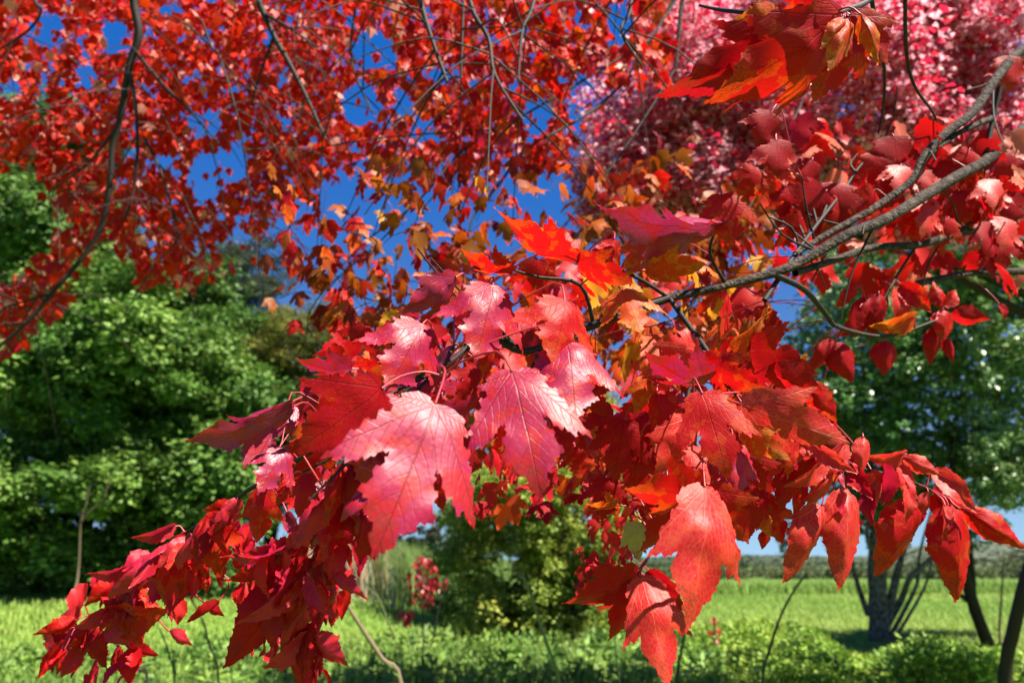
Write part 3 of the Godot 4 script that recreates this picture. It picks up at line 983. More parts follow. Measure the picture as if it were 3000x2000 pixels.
	[2480, 600, 2430, 690, 1.38, 10, -20, 1.2, "scarlet", 12],
	[2760, 470, 2780, 570, 1.6, 5, 10, 1.2, "deep", 12],
	[2840, 560, 2860, 660, 1.62, 10, 10, 1.2, "scarlet", 13],
	[2950, 560, 2990, 650, 1.7, 5, 10, 1.3, "deep", 12],
	[2620, 520, 2600, 610, 1.45, 5, -10, 1.2, "deep", 13],
	[2890, 380, 2920, 460, 1.66, 10, 10, 1.2, "scarlet", 12],
	[2700, 500, 2740, 560, 1.5, 20, 10, 1.2, "scarlet", 12],
	[2380, 470, 2360, 560, 1.4, 5, -10, 1.2, "deep", 12],
	[2780, 640, 2760, 720, 1.55, 5, 10, 1.2, "scarlet", 13],
	[2210, 490, 2180, 580, 1.3, 5, 10, 1.1, "scarlet", 13],
]

func near_maple() -> void:
	var at := Vector3(2.75, 0, -2.35)
	var t := thing("red_maple_tree", "red maple tree whose grey limb carries large glossy crimson leaves", "tree", at)
	rng.seed = 500
	var top := P(3300, 330, 2.35)
	part("trunk", tube([at - Vector3(0, 0.2, 0), at + Vector3(0.05, 1.0, 0), Vector3(at.x + 0.1, 2.3, at.z), Vector3(at.x, 4.2, at.z - 0.2)], 0.13, 0.06, 14, at), M.bark, t)
	part("limb", tube([Vector3(at.x + 0.08, 1.75, at.z), top.lerp(Vector3(at.x, 2.0, at.z), 0.4), top], 0.035, 0.016, 10, at), M.bark, t)
	part("limb", tube([Vector3(at.x + 0.08, 2.5, at.z), P(3300, 20, 2.2), P(3150, 60, 1.95)], 0.024, 0.012, 10, at), M.bark, t)
	part("limb", tube([Vector3(at.x + 0.05, 1.4, at.z), P(3250, 740, 2.2), P(3100, 720, 1.9)], 0.02, 0.010, 10, at), M.bark, t)
	part("limb", tube([P(3250, 740, 2.2), P(3100, 800, 1.9)], 0.012, 0.009, 10, at), M.bark, t)
	part("limb", tube([Vector3(at.x, 3.2, at.z), P(3000, -350, 1.7), P(2720, -160, 1.2)], 0.014, 0.005, 10, at), M.bark, t)
	part("limb", tube([P(3000, -350, 1.7), P(2655, -120, 1.3)], 0.008, 0.004, 8, at), M.twig, t)
	part("limb", tube([P(2720, -160, 1.2), P(2540, -100, 1.15)], 0.006, 0.004, 8, at), M.twig, t)
	var paths := []
	for b in NEAR_BRANCH:
		var path := px_path(b[2])
		paths.append(path)
		var r0: float = b[0]
		part("branch" if r0 > 0.0049 else "twig", tube(path, r0, b[1], 12 if r0 > 0.0049 else 7, at, 0.10), M.bark if r0 > 0.0065 else M.twig, t)
	# short side shoots along the limb and its forks
	for k in 40:
		var path: Array = paths[[0, 6, 10, 9, 1][k % 5]]
		var i := rng.randi_range(1, path.size() - 2)
		var s: Vector3 = path[i].lerp(path[i + 1], rng.randf())
		var run: Vector3 = (path[i + 1] - path[i]).normalized()
		var e := s + run * rf(0.05, 0.16) + Vector3(rf(-0.04, 0.04), rf(-0.12, 0.14), rf(-0.08, 0.08))
		var pp := [s, s.lerp(e, 0.5) + Vector3(rf(-0.015, 0.015), rf(-0.015, 0.015), 0), e]
		paths.append(pp)
		part("twig", tube(pp, 0.0026, 0.0012, 6, at, 0.15, 3), M.twig, t)
	for l in NEAR_LEAF:
		var lf := put_leaf(t, at, l[0], l[1], l[2], l[3], l[4], l[5], l[6], l[7], l[8], l[9])
		var base := lf.transform.origin + at
		var q := nearest_on(paths, base)
		if q.distance_to(base) < 0.16:
			stalk_to(lf, at, q)
	# narrow drooping leaves along the two hanging twigs
	for k in 40:
		var path: Array = paths[2] if k < 18 else paths[3]
		var i := rng.randi_range(0, path.size() - 2)
		var s: Vector3 = path[i].lerp(path[i + 1], rng.randf())
		var side := rf(-1.0, 1.0)
		var y := Vector3(side * 0.55 - 0.1, rf(-1.1, -0.25), rf(-0.1, 0.6))
		var z := Vector3(rf(-0.3, 0.5), rf(0.2, 0.9), rf(0.2, 1.0))
		var st := s + Vector3(side * 0.012, rf(-0.01, 0.012), rf(0.0, 0.02))
		var lf := part("leaf", LEAF[[7, 8, 9, 5, 11][rng.randi() % 5]], M[["rose", "scarlet", "rose", "deep", "crimson"][rng.randi() % 5]], t, Transform3D(leaf_basis(y, z, rf(0.06, 0.10), rf(0.45, 0.75)), st - at))
		stalk_to(lf, at, s, 0.0009)
	# leaves deeper inside the spray
	var poly := PackedVector2Array([Vector2(880, 1080), Vector2(1200, 850), Vector2(1450, 760), Vector2(1700, 720), Vector2(2050, 700), Vector2(2250, 900), Vector2(2420, 1120), Vector2(2480, 1300), Vector2(2200, 1480), Vector2(1850, 1480), Vector2(1640, 1380), Vector2(1420, 1230), Vector2(1300, 1200), Vector2(1050, 1400), Vector2(830, 1450)])
	var n := 0
	var singles := 300 - NEAR_LEAF.size() - 40
	var xfs := []
	var cols := PackedColorArray()
	while n < 330:
		var p := Vector2(rf(800, 2500), rf(680, 1500))
		if not Geometry2D.is_point_in_polygon(p, poly):
			continue
		n += 1
		if n > singles:
			xfs.append(Transform3D(hang(rf(0.045, 0.08), 1.0, rf(0.75, 1.0)), P(p.x, p.y, rf(1.1, 1.9)) - at))
			var pal := [Color(0.30, 0.003, 0.006), Color(0.52, 0.006, 0.006), Color(0.38, 0.006, 0.02), Color(0.60, 0.07, 0.006)]
			if p.x > 1700 and p.y < 1050:
				pal = [Color(0.60, 0.07, 0.006), Color(0.40, 0.10, 0.006), Color(0.62, 0.24, 0.012), Color(0.40, 0.01, 0.006)]
			cols.append(jitter(pal[rng.randi() % 4], 0.2))
			continue
		var a := rf(-0.9, 0.9)
		var d := rf(1.05, 1.45)
		var l := rf(0.055, 0.085) / d * F
		var mats := ["deep", "scarlet", "crimson", "deep", "orange", "scarlet"] if p.x < 1700 or p.y > 1050 else ["orange", "scarlet", "bronze", "yellow", "orange", "deep"]
		var lf := put_leaf(t, at, p.x, p.y, p.x + sin(a) * l, p.y + cos(a) * l, d, rf(-20, 40), rf(-60, 60), rf(0.8, 1.1), mats[rng.randi() % 6], rng.randi_range(12, 15))
		var base := lf.transform.origin + at
		var q := nearest_on(paths, base)
		if q.distance_to(base) < 0.2:
			stalk_to(lf, at, q, 0.0009)
	# smaller leaves that fill the drooping sprays
	var oval_xf := []
	var oval_col := PackedColorArray()
	var fill := [[300, 1700, 60, 1.16], [370, 1765, 60, 1.16], [200, 1855, 65, 1.2], [250, 1935, 50, 1.2], [480, 1620, 65, 1.1], [500, 1715, 55, 1.1], [580, 1640, 45, 1.08], [690, 1560, 60, 1.03], [770, 1650, 80, 1.02], [860, 1600, 80, 1.0], [800, 1760, 85, 1.02], [760, 1880, 60, 1.04], [960, 1720, 55, 1.0], [900, 1930, 75, 1.04], [345, 1905, 50, 1.18], [1010, 1560, 55, 0.99], [2330, 1330, 80, 0.97], [2440, 1385, 80, 1.0], [2250, 1420, 80, 0.98], [2390, 1210, 80, 0.98], [2600, 1400, 60, 1.06], [2740, 1450, 55, 1.1]]
	for f in fill:
		for k in 6:
			var a := rf(0, TAU)
			var s: float = sqrt(rng.randf()) * f[2]
			oval_xf.append(Transform3D(hang(rf(0.03, 0.058), 1.0, rf(0.6, 0.95)), P(f[0] + cos(a) * s, f[1] + sin(a) * s, f[3] + rf(-0.05, 0.05)) - at))
			oval_col.append(jitter([Color(0.46, 0.008, 0.036), Color(0.54, 0.006, 0.008), Color(0.42, 0.004, 0.012), Color(0.56, 0.016, 0.02)][rng.randi() % 4], 0.2))
	scatter("foliage", LEAF[8], M.red_small, oval_xf, oval_col, t)
	for k in 130:
		xfs.append(Transform3D(hang(rf(0.06, 0.10), 1.0, rf(0.75, 1.0)), P(rf(2260, 3020), rf(330, 800), rf(1.5, 2.2)) - at))
		cols.append(jitter([Color(0.54, 0.006, 0.006), Color(0.42, 0.004, 0.010), Color(0.58, 0.03, 0.008), Color(0.62, 0.16, 0.10)][rng.randi() % 4], 0.2))
	for k in 90:
		var low := k < 55
		var p := Vector2(rf(1700, 1900), rf(1500, 1720)) if low else Vector2(rf(1380, 1780), rf(1280, 1480))
		xfs.append(Transform3D(hang(rf(0.022, 0.038) if low else rf(0.03, 0.06)), P(p.x, p.y, rf(1.15, 1.5)) - at))
		cols.append(jitter([Color(0.50, 0.008, 0.02), Color(0.30, 0.004, 0.01), Color(0.58, 0.02, 0.03), Color(0.6, 0.08, 0.01)][rng.randi() % (3 if low else 4)], 0.25))
	scatter("foliage", LEAF[12], M.red_small, xfs, cols, t)

# ------------------------------------------------------------------ the maple with bronze leaves, a little farther
const BRONZE_TWIG := [
	[0.006, 0.0025, [[2050, -150, 3.2], [1820, 250, 3.0], [1545, 435, 2.7], [1470, 530, 2.6], [1390, 630, 2.5], [1370, 700, 2.45], [1330, 780, 2.4], [1265, 810, 2.4]]],
	[0.005, 0.002, [[1900, 120, 3.0], [1600, 300, 2.8], [1370, 430, 2.7], [1270, 540, 2.6], [1200, 610, 2.55], [1080, 700, 2.5], [1000, 780, 2.45]]],
	[0.0035, 0.0015, [[1370, 430, 2.7], [1340, 500, 2.65], [1240, 610, 2.6], [1190, 710, 2.5]]],
	[0.004, 0.002, [[1980, 200, 3.0], [1820, 450, 2.8], [1720, 570, 2.7], [1660, 650, 2.65], [1600, 740, 2.6], [1540, 850, 2.6]]],
	[0.0035, 0.0015, [[1450, 380, 2.75], [1150, 400, 2.8], [920, 440, 2.8], [840, 510, 2.75], [760, 580, 2.7]]],
	[0.003, 0.0015, [[1800, 470, 2.8], [1775, 540, 2.75], [1770, 650, 2.7]]],
	[0.0045, 0.002, [[960, 745, 2.45], [1000, 785, 2.45], [1060, 820, 2.4], [1150, 855, 2.4], [1245, 866, 2.35], [1400, 880, 2.4], [1540, 850, 2.6]]],
	[0.003, 0.0015, [[1060, 870, 2.45], [1110, 880, 2.45], [1170, 855, 2.4]]],
	[0.004, 0.002, [[2350, 300, 3.2], [2200, 600, 2.9], [2050, 760, 2.7], [1900, 900, 2.6], [1800, 1000, 2.6], [1600, 1150, 2.6], [1500, 1300, 2.6]]],
	[0.003, 0.0015, [[1200, 610, 2.55], [1100, 720, 2.6], [950, 850, 2.6], [900, 960, 2.6], [1000, 1040, 2.6]]],
	[0.003, 0.0015, [[1080, 700, 2.5], [900, 640, 2.6], [830, 700, 2.6], [860, 800, 2.6]]],
]

func bronze_density(p: Vector2) -> float:
	if p.y < 430.0:
		return 0.12 if p.x > 1200.0 and p.y > 350.0 else 0.0
	if p.y < 720.0:
		return 0.42 if p.x < 1760.0 else 0.75
	if p.x > 1750.0 and p.y < 1020.0:
		return 1.0
	if p.y < 960.0:
		return 0.8 if p.x > 850.0 else 0.35
	if p.y < 1100.0:
		return 0.55 if p.x > 980.0 and p.x < 1500.0 else (0.4 if p.x > 1500.0 else 0.0)
	if p.x > 1380.0 and p.x < 1720.0 and p.y < 1430.0:
		return 0.4
	return 0.0

func bronze_maple() -> void:
	var base := P(2925, 2060, 6.2)
	base = Vector3(base.x, ground_y(base.x, base.z), base.z)
	var t := thing("bronze_maple_tree", "maple tree with fine twigs of bronze and orange leaves against blue sky", "tree", base)
	rng.seed = 600
	part("trunk", tube([base - Vector3(0, 0.2, 0), P(2945, 1990, 6.2), P(2975, 1830, 6.15), P(3010, 1690, 6.1), P(3120, 1300, 6.0), P(3250, 800, 5.6)], 0.055, 0.045, 12, base), M.twig, t)
	part("limb", tube([P(3250, 800, 5.6), P(3250, 200, 5.0), P(2900, -250, 4.2), P(2350, -300, 3.5), P(2050, -150, 3.2), P(1980, 200, 3.0)], 0.045, 0.006, 10, base), M.bark, t)
	part("limb", tube([P(2350, -300, 3.5), P(2420, 0, 3.4), P(2350, 300, 3.2)], 0.012, 0.004, 8, base), M.twig, t)
	part("limb", tube([P(2050, -150, 3.2), P(1980, 0, 3.1), P(1900, 120, 3.0)], 0.007, 0.005, 8, base), M.twig, t)
	var paths := []
	for b in BRONZE_TWIG:
		var path := px_path(b[2])
		paths.append(path)
		part("twig", tube(path, b[0], b[1], 7, base, 0.2), M.twig, t)
		# short side shoots
		for k in 5:
			var i := rng.randi_range(0, path.size() - 2)
			var s: Vector3 = path[i].lerp(path[i + 1], rng.randf())
			var e := s + Vector3(rf(-0.18, 0.12), rf(-0.22, 0.05), rf(-0.15, 0.15))
			var pp := [s, s.lerp(e, 0.5) + Vector3(0, 0.03, 0), e]
			paths.append(pp)
			part("twig", tube(pp, 0.0018, 0.0009, 5, base, 0.1, 3), M.twig, t)
	var n := 0
	var xfs := []
	var cols := PackedColorArray()
	var total := 760
	while n < total:
		var p := Vector2(rf(770, 2340), rf(350, 1440))
		if rng.randf() > bronze_density(p):
			continue
		n += 1
		var d := rf(1.8, 2.7)
		var pos := P(p.x, p.y, d)
		var q := nearest_on(paths, pos)
		pos = q.lerp(pos, 0.75)
		var l := rf(0.055, 0.085)
		var b := hang(l)
		if n <= 300:
			var pick := rng.randf()
			var mat := "bronze"
			if p.y > 1150.0:
				mat = "yellow" if pick < 0.3 else ("orange" if pick < 0.75 else "bronze")
			elif pick < 0.38: mat = "bronze"
			elif pick < 0.62: mat = "scarlet"
			elif pick < 0.78: mat = "deep"
			elif pick < 0.92: mat = "orange"
			elif pick < 0.97: mat = "coral"
			else: mat = "yellow"
			var lf := part("leaf", LEAF[rng.randi_range(12, 15)], M[mat], t, Transform3D(b, pos - base))
			if q.distance_to(pos) < 0.22:
				stalk_to(lf, base, q, 0.0009)
		else:
			xfs.append(Transform3D(b, pos - base))
			var pal := [Color(0.24, 0.045, 0.006), Color(0.28, 0.014, 0.006), Color(0.20, 0.006, 0.008), Color(0.38, 0.09, 0.010), Color(0.24, 0.075, 0.008)]
			cols.append(jitter(pal[rng.randi() % 5], 0.2))
	scatter("foliage", LEAF[12], M.red_small, xfs, cols, t)

# ------------------------------------------------------------------ the maple whose red crown hangs over the picture's upper side
const OVER_BRANCH := [
	[0.024, 0.006, [[330, -350, 4.6], [400, -120, 4.6], [390, 0, 4.6], [405, 100, 4.6], [380, 185, 4.6], [350, 350, 4.6], [328, 430, 4.6], [320, 540, 4.6], [285, 690, 4.6], [150, 860, 4.5], [60, 960, 4.45], [-60, 1060, 4.4]]],
	[0.011, 0.004, [[375, 200, 4.6], [395, 300, 4.55], [402, 450, 4.5], [390, 560, 4.5], [365, 640, 4.45]]],
	[0.008, 0.003, [[335, 380, 4.6], [255, 480, 4.65], [140, 565, 4.7]]],
	[0.009, 0.003, [[395, 150, 4.6], [480, 250, 4.5], [560, 330, 4.4], [640, 420, 4.3]]],
	[0.020, 0.005, [[700, -350, 4.4], [740, -60, 4.4], [790, 80, 4.4], [860, 210, 4.35], [900, 290, 4.3], [955, 410, 4.2]]],
	[0.008, 0.003, [[800, 110, 4.4], [760, 220, 4.4], [735, 310, 4.4]]],
	[0.008, 0.003, [[775, 40, 4.4], [860, 90, 4.3], [930, 140, 4.2]]],
	[0.010, 0.004, [[60, -150, 4.9], [100, 0, 4.8], [120, 30, 4.8], [80, 90, 4.8], [-30, 160, 4.8]]],
	[0.012, 0.004, [[1150, -300, 3.2], [1225, -20, 3.0], [1260, 100, 2.9], [1310, 240, 2.8]]],
	[0.010, 0.003, [[1330, -300, 3.2], [1375, 0, 2.9], [1430, 110, 2.8], [1450, 220, 2.7], [1530, 350, 2.6]]],
	[0.007, 0.003, [[1370, -200, 3.3], [1358, 0, 3.1], [1350, 230, 3.0]]],
	[0.008, 0.003, [[1600, -250, 3.3], [1565, 0, 3.0], [1530, 90, 2.9], [1518, 240, 2.8]]],
	[0.007, 0.003, [[420, 400, 4.5], [470, 500, 4.4], [505, 620, 4.4], [520, 720, 4.4]]],
	[0.006, 0.003, [[590, 60, 4.3], [620, 140, 4.3], [640, 160, 4.3], [690, 320, 4.2], [720, 480, 4.2], [740, 640, 4.2]]],
	[0.006, 0.003, [[1040, 20, 4.0], [1030, 180, 4.0], [1090, 330, 3.9]]],
	[0.008, 0.003, [[1830, -300, 3.4], [1850, 0, 3.1], [1820, 90, 3.0], [1880, 190, 3.0]]],
	[0.007, 0.003, [[150, 860, 4.5], [80, 880, 4.5], [10, 900, 4.5]]],
]
const SKY_GAP := [[135, 75, 55, 60], [337, 95, 40, 60], [500, 20, 35, 30], [25, 255, 45, 40], [122, 270, 28, 70], [250, 200, 30, 60], [600, 355, 55, 50], [488, 468, 35, 28], [605, 510, 62, 75], [690, 470, 50, 60], [1090, 140, 75, 60], [1060, 300, 65, 70], [1290, 220, 28, 32], [1715, 300, 60, 100], [1815, 60, 40, 75], [1570, 330, 50, 60], [700, 720, 60, 60], [1240, 370, 50, 40], [1180, 290, 30, 50]]

func over_density(p: Vector2) -> float:
	for g in SKY_GAP:
		var e := Vector2((p.x - g[0]) / g[2], (p.y - g[1]) / g[3])
		if e.length() < 1.0:
			return 0.03
	var low: float
	if p.x < 120.0:
		low = 420.0
	elif p.x < 520.0:
		low = lerpf(480.0, 780.0, (p.x - 120.0) / 400.0) if p.x < 400.0 else 760.0
	elif p.x < 780.0:
		low = lerpf(790.0, 620.0, (p.x - 520.0) / 260.0)
	elif p.x < 1000.0:
		low = lerpf(600.0, 440.0, (p.x - 780.0) / 220.0)
	elif p.x < 1640.0:
		low = 430.0
	else:
		low = lerpf(430.0, 170.0, clampf((p.x - 1640.0) / 100.0, 0, 1))
	var edge := low + 70.0 * gnoise.get_noise_2d(p.x * 0.9, 10.0)
	var k := 1.0
	if p.y > edge:
		k = clampf(1.0 - (p.y - edge) / 90.0, 0.0, 1.0)
	# twig that hangs at the side, with a few clusters
	var s := Geometry2D.get_closest_point_to_segment(p, Vector2(320, 560), Vector2(-40, 1040))
	if s.distance_to(p) < 60.0:
		k = maxf(k, 0.55)
	if Vector2((p.x - 90) / 110.0, (p.y - 870) / 70.0).length() < 1.0:
		k = maxf(k, 0.8)
	var clump := gnoise.get_noise_2d(p.x * 1.3 + 800.0, p.y * 1.3)
	return k * clampf(0.62 + clump * 1.1, 0.08, 1.0)

func over_maple() -> void:
	var base := Vector3(-3.9, 0, -1.6)
	var t := thing("overhanging_maple_tree", "tall maple tree with dark drooping boughs of small deep red leaves", "tree", base)
	rng.seed = 700
	var fork := Vector3(-3.7, 3.4, -1.9)
	part("trunk", tube([base - Vector3(0, 0.2, 0), base + Vector3(0, 1.5, 0), fork, Vector3(-3.5, 6.2, -2.4)], 0.2, 0.10, 14, base), M.bark, t)
	var hub := P(330, -350, 3.5)
	part("limb", tube([fork, fork.lerp(hub, 0.5) + Vector3(0, 0.8, 0), hub], 0.06, 0.024, 10, base), M.bark, t)
	for e in [[700, -350, 3.35, 0.04, 0.02], [60, -150, 3.72, 0.02, 0.01]]:
		var q := P(e[0], e[1], e[2])
		part("limb", tube([fork + Vector3(0.1, 0.9, -0.2), fork.lerp(q, 0.5) + Vector3(0, 1.2, 0), q], e[3], e[4], 10, base), M.bark, t)
	var far := P(1330, -420, 2.6)
	part("limb", tube([fork + Vector3(0.1, 1.6, -0.2), fork.lerp(far, 0.5) + Vector3(0, 1.3, 0), far, P(1900, -420, 2.7)], 0.05, 0.010, 10, base), M.bark, t)
	for e in [[1150, -300, 2.43], [1330, -300, 2.43], [1370, -200, 2.51], [1600, -250, 2.51], [1830, -300, 2.58]]:
		var q := P(e[0], e[1], e[2])
		part("branch", tube([P(e[0], -420, 2.64), q.lerp(P(e[0], -420, 2.64), 0.4), q], 0.014, 0.010, 8, base), M.twig, t)
	var paths := []
	for b in OVER_BRANCH:
		var path := []
		for q in b[2]:
			path.append(P(q[0], q[1], q[2] * 0.76))
		paths.append(path)
		part("branch", tube(path, b[0] * 0.95, b[1] * 1.2, 8, base, 0.12), M.twig, t)
		for k in 10:
			var i := rng.randi_range(0, path.size() - 2)
			var s: Vector3 = path[i].lerp(path[i + 1], rng.randf())
			var e := s + Vector3(rf(-0.5, 0.5), rf(-0.6, 0.2), rf(-0.5, 0.5))
			var pp := [s, s.lerp(e, 0.5) + Vector3(0, 0.06, 0), e]
			paths.append(pp)
			part("twig", tube(pp, 0.0035, 0.0015, 5, base, 0.1, 3), M.twig, t)
	var pts := []
	var total := 16500
	while pts.size() < total:
		var p := Vector2(rf(-80, 1960), rf(-160, 1060))
		if rng.randf() > over_density(p):
			continue
		var near := p.x > 1080.0 and rng.randf() < 0.16
		var d := rf(2.5, 3.2) if near else rf(3.7, 5.6)
		pts.append([p, d])
	pts.sort_custom(func(a, b): return a[1] < b[1])
	var xfs := []
	var cols := PackedColorArray()
	var singles := 0
	for e in pts:
		var p: Vector2 = e[0]
		var d: float = e[1]
		var pos := P(p.x, p.y, d)
		var b := hang(rf(0.042, 0.070))
		var inside := p.x > 0 and p.y > 0
		if inside and singles < 300:
			singles += 1
			var mat: String = ["scarlet", "deep", "scarlet", "deep", "orange", "crimson"][rng.randi() % 6]
			part("leaf", LEAF[rng.randi_range(12, 15)], M[mat], t, Transform3D(b, pos - base))
		else:
			xfs.append(Transform3D(b, pos - base))
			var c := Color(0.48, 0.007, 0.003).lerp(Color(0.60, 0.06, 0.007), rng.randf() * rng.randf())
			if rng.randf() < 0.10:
				c = Color(0.66, 0.28, 0.22)  # pale specks: glints of sunlit leaves put into the colour
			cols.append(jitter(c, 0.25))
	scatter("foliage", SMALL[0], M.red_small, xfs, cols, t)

# ------------------------------------------------------------------ the pink and crimson maple farther off
func pink_maple() -> void:
	var base := G(3700, 6.4)
	var t := thing("crimson_maple_tree", "maple tree with dense small crimson leaves shining pink behind the grey limb", "tree", base)
	rng.seed = 800
	part("trunk", tube([base - Vector3(0, 0.2, 0), base + Vector3(-0.2, 2, 0), base + Vector3(-0.8, 4.2, -0.2), base + Vector3(-1.4, 6.5, 0)], 0.22, 0.10, 14, base), M.bark, t)
	var lobes := []
	for i in 380:
		var p := Vector2(rf(1740, 3300), rf(-260, 760)) if i < 300 else Vector2(rf(1760, 2300), rf(230, 650))
		# crown edge: rises from the lower right to the upper left
		var edge := 640.0 + 60.0 * gnoise.get_noise_1d(p.x * 0.8)
		if p.x < 2250.0:
			edge = lerpf(650.0, 640.0, clampf((p.x - 1800.0) / 450.0, 0, 1))
		if p.x < 1950.0 and p.y < lerpf(330.0, 180.0, (p.x - 1740.0) / 210.0):
			continue
		if p.y > edge or p.y < -90.0 or p.x > 3090.0:
			continue
		var r := rf(0.22, 0.4)
		lobes.append([P(p.x, p.y, rf(5.5, 6.9)), Vector3(r, r * 0.8, r)])
	for i in 16:
		var l: Vector3 = lobes[i * 3][0]
		var s := base + Vector3(-0.6, rf(2.5, 5.5), 0)
		part("limb", tube([s, s.lerp(l, 0.5) + Vector3(0, 0.4, 0), l], 0.06, 0.012, 6, base), M.twig, t)
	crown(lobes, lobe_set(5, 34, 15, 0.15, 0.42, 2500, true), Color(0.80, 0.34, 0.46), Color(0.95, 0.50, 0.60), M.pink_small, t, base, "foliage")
	var singles := 0
	while singles < 300:
		var l: Array = lobes[rng.randi() % lobes.size()]
		var cc: Vector3 = l[0]
		var p: Vector3 = cc + Vector3(rng.randfn() * 0.5, rng.randfn() * 0.4, rf(0.5, 1.1)) * l[1].x
		if p.z < -7.2:
			continue
		singles += 1
		part("leaf", SMALL[rng.randi() % 2], M.single_crimson if singles % 3 else M.single_pink, t, Transform3D(hang(rf(0.04, 0.06), 0.6), p - base))  # pink leaves carry sun glints and pale undersides in their colour
# ------------------------------------------------------------------ green trees and shrubs
func green_trees() -> void:
	rng.seed = 900
	var lime := lobe_set(5, 46, 26, 0.17, 0.36, 2000)
	var cedar := lobe_set(4, 60, 26, 0.16, 0.20, 2100)
	var glossy := lobe_set(4, 26, 16, 0.22, 0.36, 2200)
	var tiny := lobe_set(3, 30, 16, 0.22, 0.34, 2300)
	var coarse := lobe_set(3, 30, 14, 0.42, 0.4, 2400)
	# the big leafy tree
	var b1 := G(330, 25.0)
	wooded("lime_tree", "broad bright green leafy tree reaching down to the lawn", b1, P(370, 1225, 24.5), Vector3(5.6, 7.0, 4.2), 1.1, 220, lime, Color(0.06, 0.155, 0.022), Color(0.18, 0.31, 0.055), M.green_small, "", 0.35)
	var skirt := []
	for i in 60:
		var pos := G(rf(-150, 900), rf(22.5, 27.0))
		var r := rf(0.5, 1.0)
		skirt.append([pos + Vector3(0, rf(0.2, 1.3) + 0.9 * gnoise.get_noise_1d(pos.x * 25.0), 0), Vector3(r, r * 0.8, r)])
	var sk := thing("hazel_thicket", "low green thicket under the broad leafy tree and the cedars", "shrub", b1)
	crown(skirt, lime, Color(0.06, 0.15, 0.022), Color(0.15, 0.26, 0.05), M.green_small, sk, b1, "foliage")
	var b2 := G(-60, 31.0)
	wooded("poplar_tree", "taller green tree rising behind the broad leafy tree", b2, P(10, 740, 31.0), Vector3(5.0, 8.8, 4.0), 1.3, 120, lime, Color(0.055, 0.14, 0.025), Color(0.16, 0.27, 0.06), M.green_small, "", 0.35)
	# the darker, finer cedars beside it
	var b3 := G(830, 27.0)
	wooded("cedar_tree", "dark olive cedar with fine foliage and yellowish sprays", b3, P(860, 1210, 27.0), Vector3(3.2, 5.0, 2.6), 0.8, 100, cedar, Color(0.035, 0.06, 0.02), Color(0.22, 0.23, 0.035), M.green_small, "", 0.3)
	var b3b := G(690, 34.0)
	wooded("cedar_tree", "tall bluish green cedar between the leafy tree and the olive cedar", b3b, P(690, 1060, 34.0), Vector3(3.0, 7.2, 2.4), 0.9, 90, cedar, Color(0.03, 0.05, 0.03), Color(0.08, 0.11, 0.05), M.green_small, "", 0.3)
	# the tree on the meadow: a stout trunk and leaning stems
	var b4 := P(2578, 1915, 16.0)
	b4 = Vector3(b4.x, ground_y(b4.x, b4.z), b4.z)
	var t := thing("meadow_tree", "glossy green tree with stout grey trunk and leaning stems on the meadow", "tree", b4)
	var tr := [b4 - Vector3(0, 0.3, 0), P(2575, 1820, 16), P(2572, 1700, 16), P(2570, 1560, 16), P(2590, 1400, 16), P(2640, 1150, 16), P(2680, 950, 16)]
	part("trunk", tube(tr, 0.22, 0.09, 16, b4, 0.16), M.grey_bark, t)
	for s in [[0.09, [[2545, 1800], [2520, 1730], [2500, 1660], [2470, 1540], [2440, 1400]]], [0.13, [[2600, 1820], [2620, 1720], [2640, 1640], [2680, 1500], [2720, 1300]]], [0.10, [[2590, 1850], [2640, 1760], [2670, 1690], [2740, 1620], [2800, 1500], [2850, 1300]]], [0.07, [[2600, 1880], [2660, 1770], [2690, 1700], [2700, 1600], [2760, 1400]]], [0.05, [[2610, 1890], [2700, 1740], [2730, 1650], [2735, 1540]]], [0.08, [[2570, 1640], [2540, 1560], [2560, 1400], [2500, 1200]]]]:
		var pp := []
		for q in s[1]:
			pp.append(P(q[0], q[1], 16.0 + rf(-0.2, 0.2)))
		part("stem", tube(pp, s[0] * 0.8, s[0] * 0.28, 9, b4), M.grey_bark, t)
	var lobes := []
	while lobes.size() < 200:
		var p := Vector2(rf(2330, 3200), rf(620, 1610))
		var e := Vector2((p.x - 2770) / 420.0, (p.y - 1120) / 500.0)
		if e.length() > 1.0 or (p.y > 1450 and rng.randf() < 0.75):
			continue
		var r := rf(0.42, 0.75)
		lobes.append([P(p.x, p.y, 16.0 + rf(-2.0, 2.0)), Vector3(r, r * 0.75, r)])
	lobes.append([P(2310, 1590, 15.6), Vector3(0.3, 0.3, 0.3)])
	lobes.append([P(2380, 1520, 15.6), Vector3(0.35, 0.3, 0.3)])
	lobes.append([P(2440, 1590, 15.6), Vector3(0.18, 0.25, 0.2)])
	lobes.append([P(2290, 1530, 15.6), Vector3(0.25, 0.25, 0.3)])
	for i in 22:
		var l: Vector3 = lobes[i * 6][0]
		var s: Vector3 = tr[3].lerp(tr[6], rng.randf())
		part("limb", tube([s, s.lerp(l, 0.5) + Vector3(0, 0.2, 0), l], 0.05, 0.012, 6, b4), M.twig, t)
	crown(lobes, glossy, Color(0.06, 0.15, 0.035), Color(0.24, 0.38, 0.14), M.green_gloss, t, b4)
	# dark leaning stems beside it
	var b5 := P(2905, 1930, 14.5)
	b5 = Vector3(b5.x, ground_y(b5.x, b5.z), b5.z)
	var t5 := thing("leaning_tree", "dark forked young tree leaning beside the stout meadow tree", "tree", b5)
	part("trunk", tube([b5 - Vector3(0, 0.2, 0), P(2900, 1900, 14.5), P(2860, 1790, 14.5), P(2830, 1690, 14.5), P(2815, 1600, 14.5), P(2790, 1450, 14.5), P(2800, 1250, 14.5)], 0.15, 0.05, 10, b5), M.twig, t5)
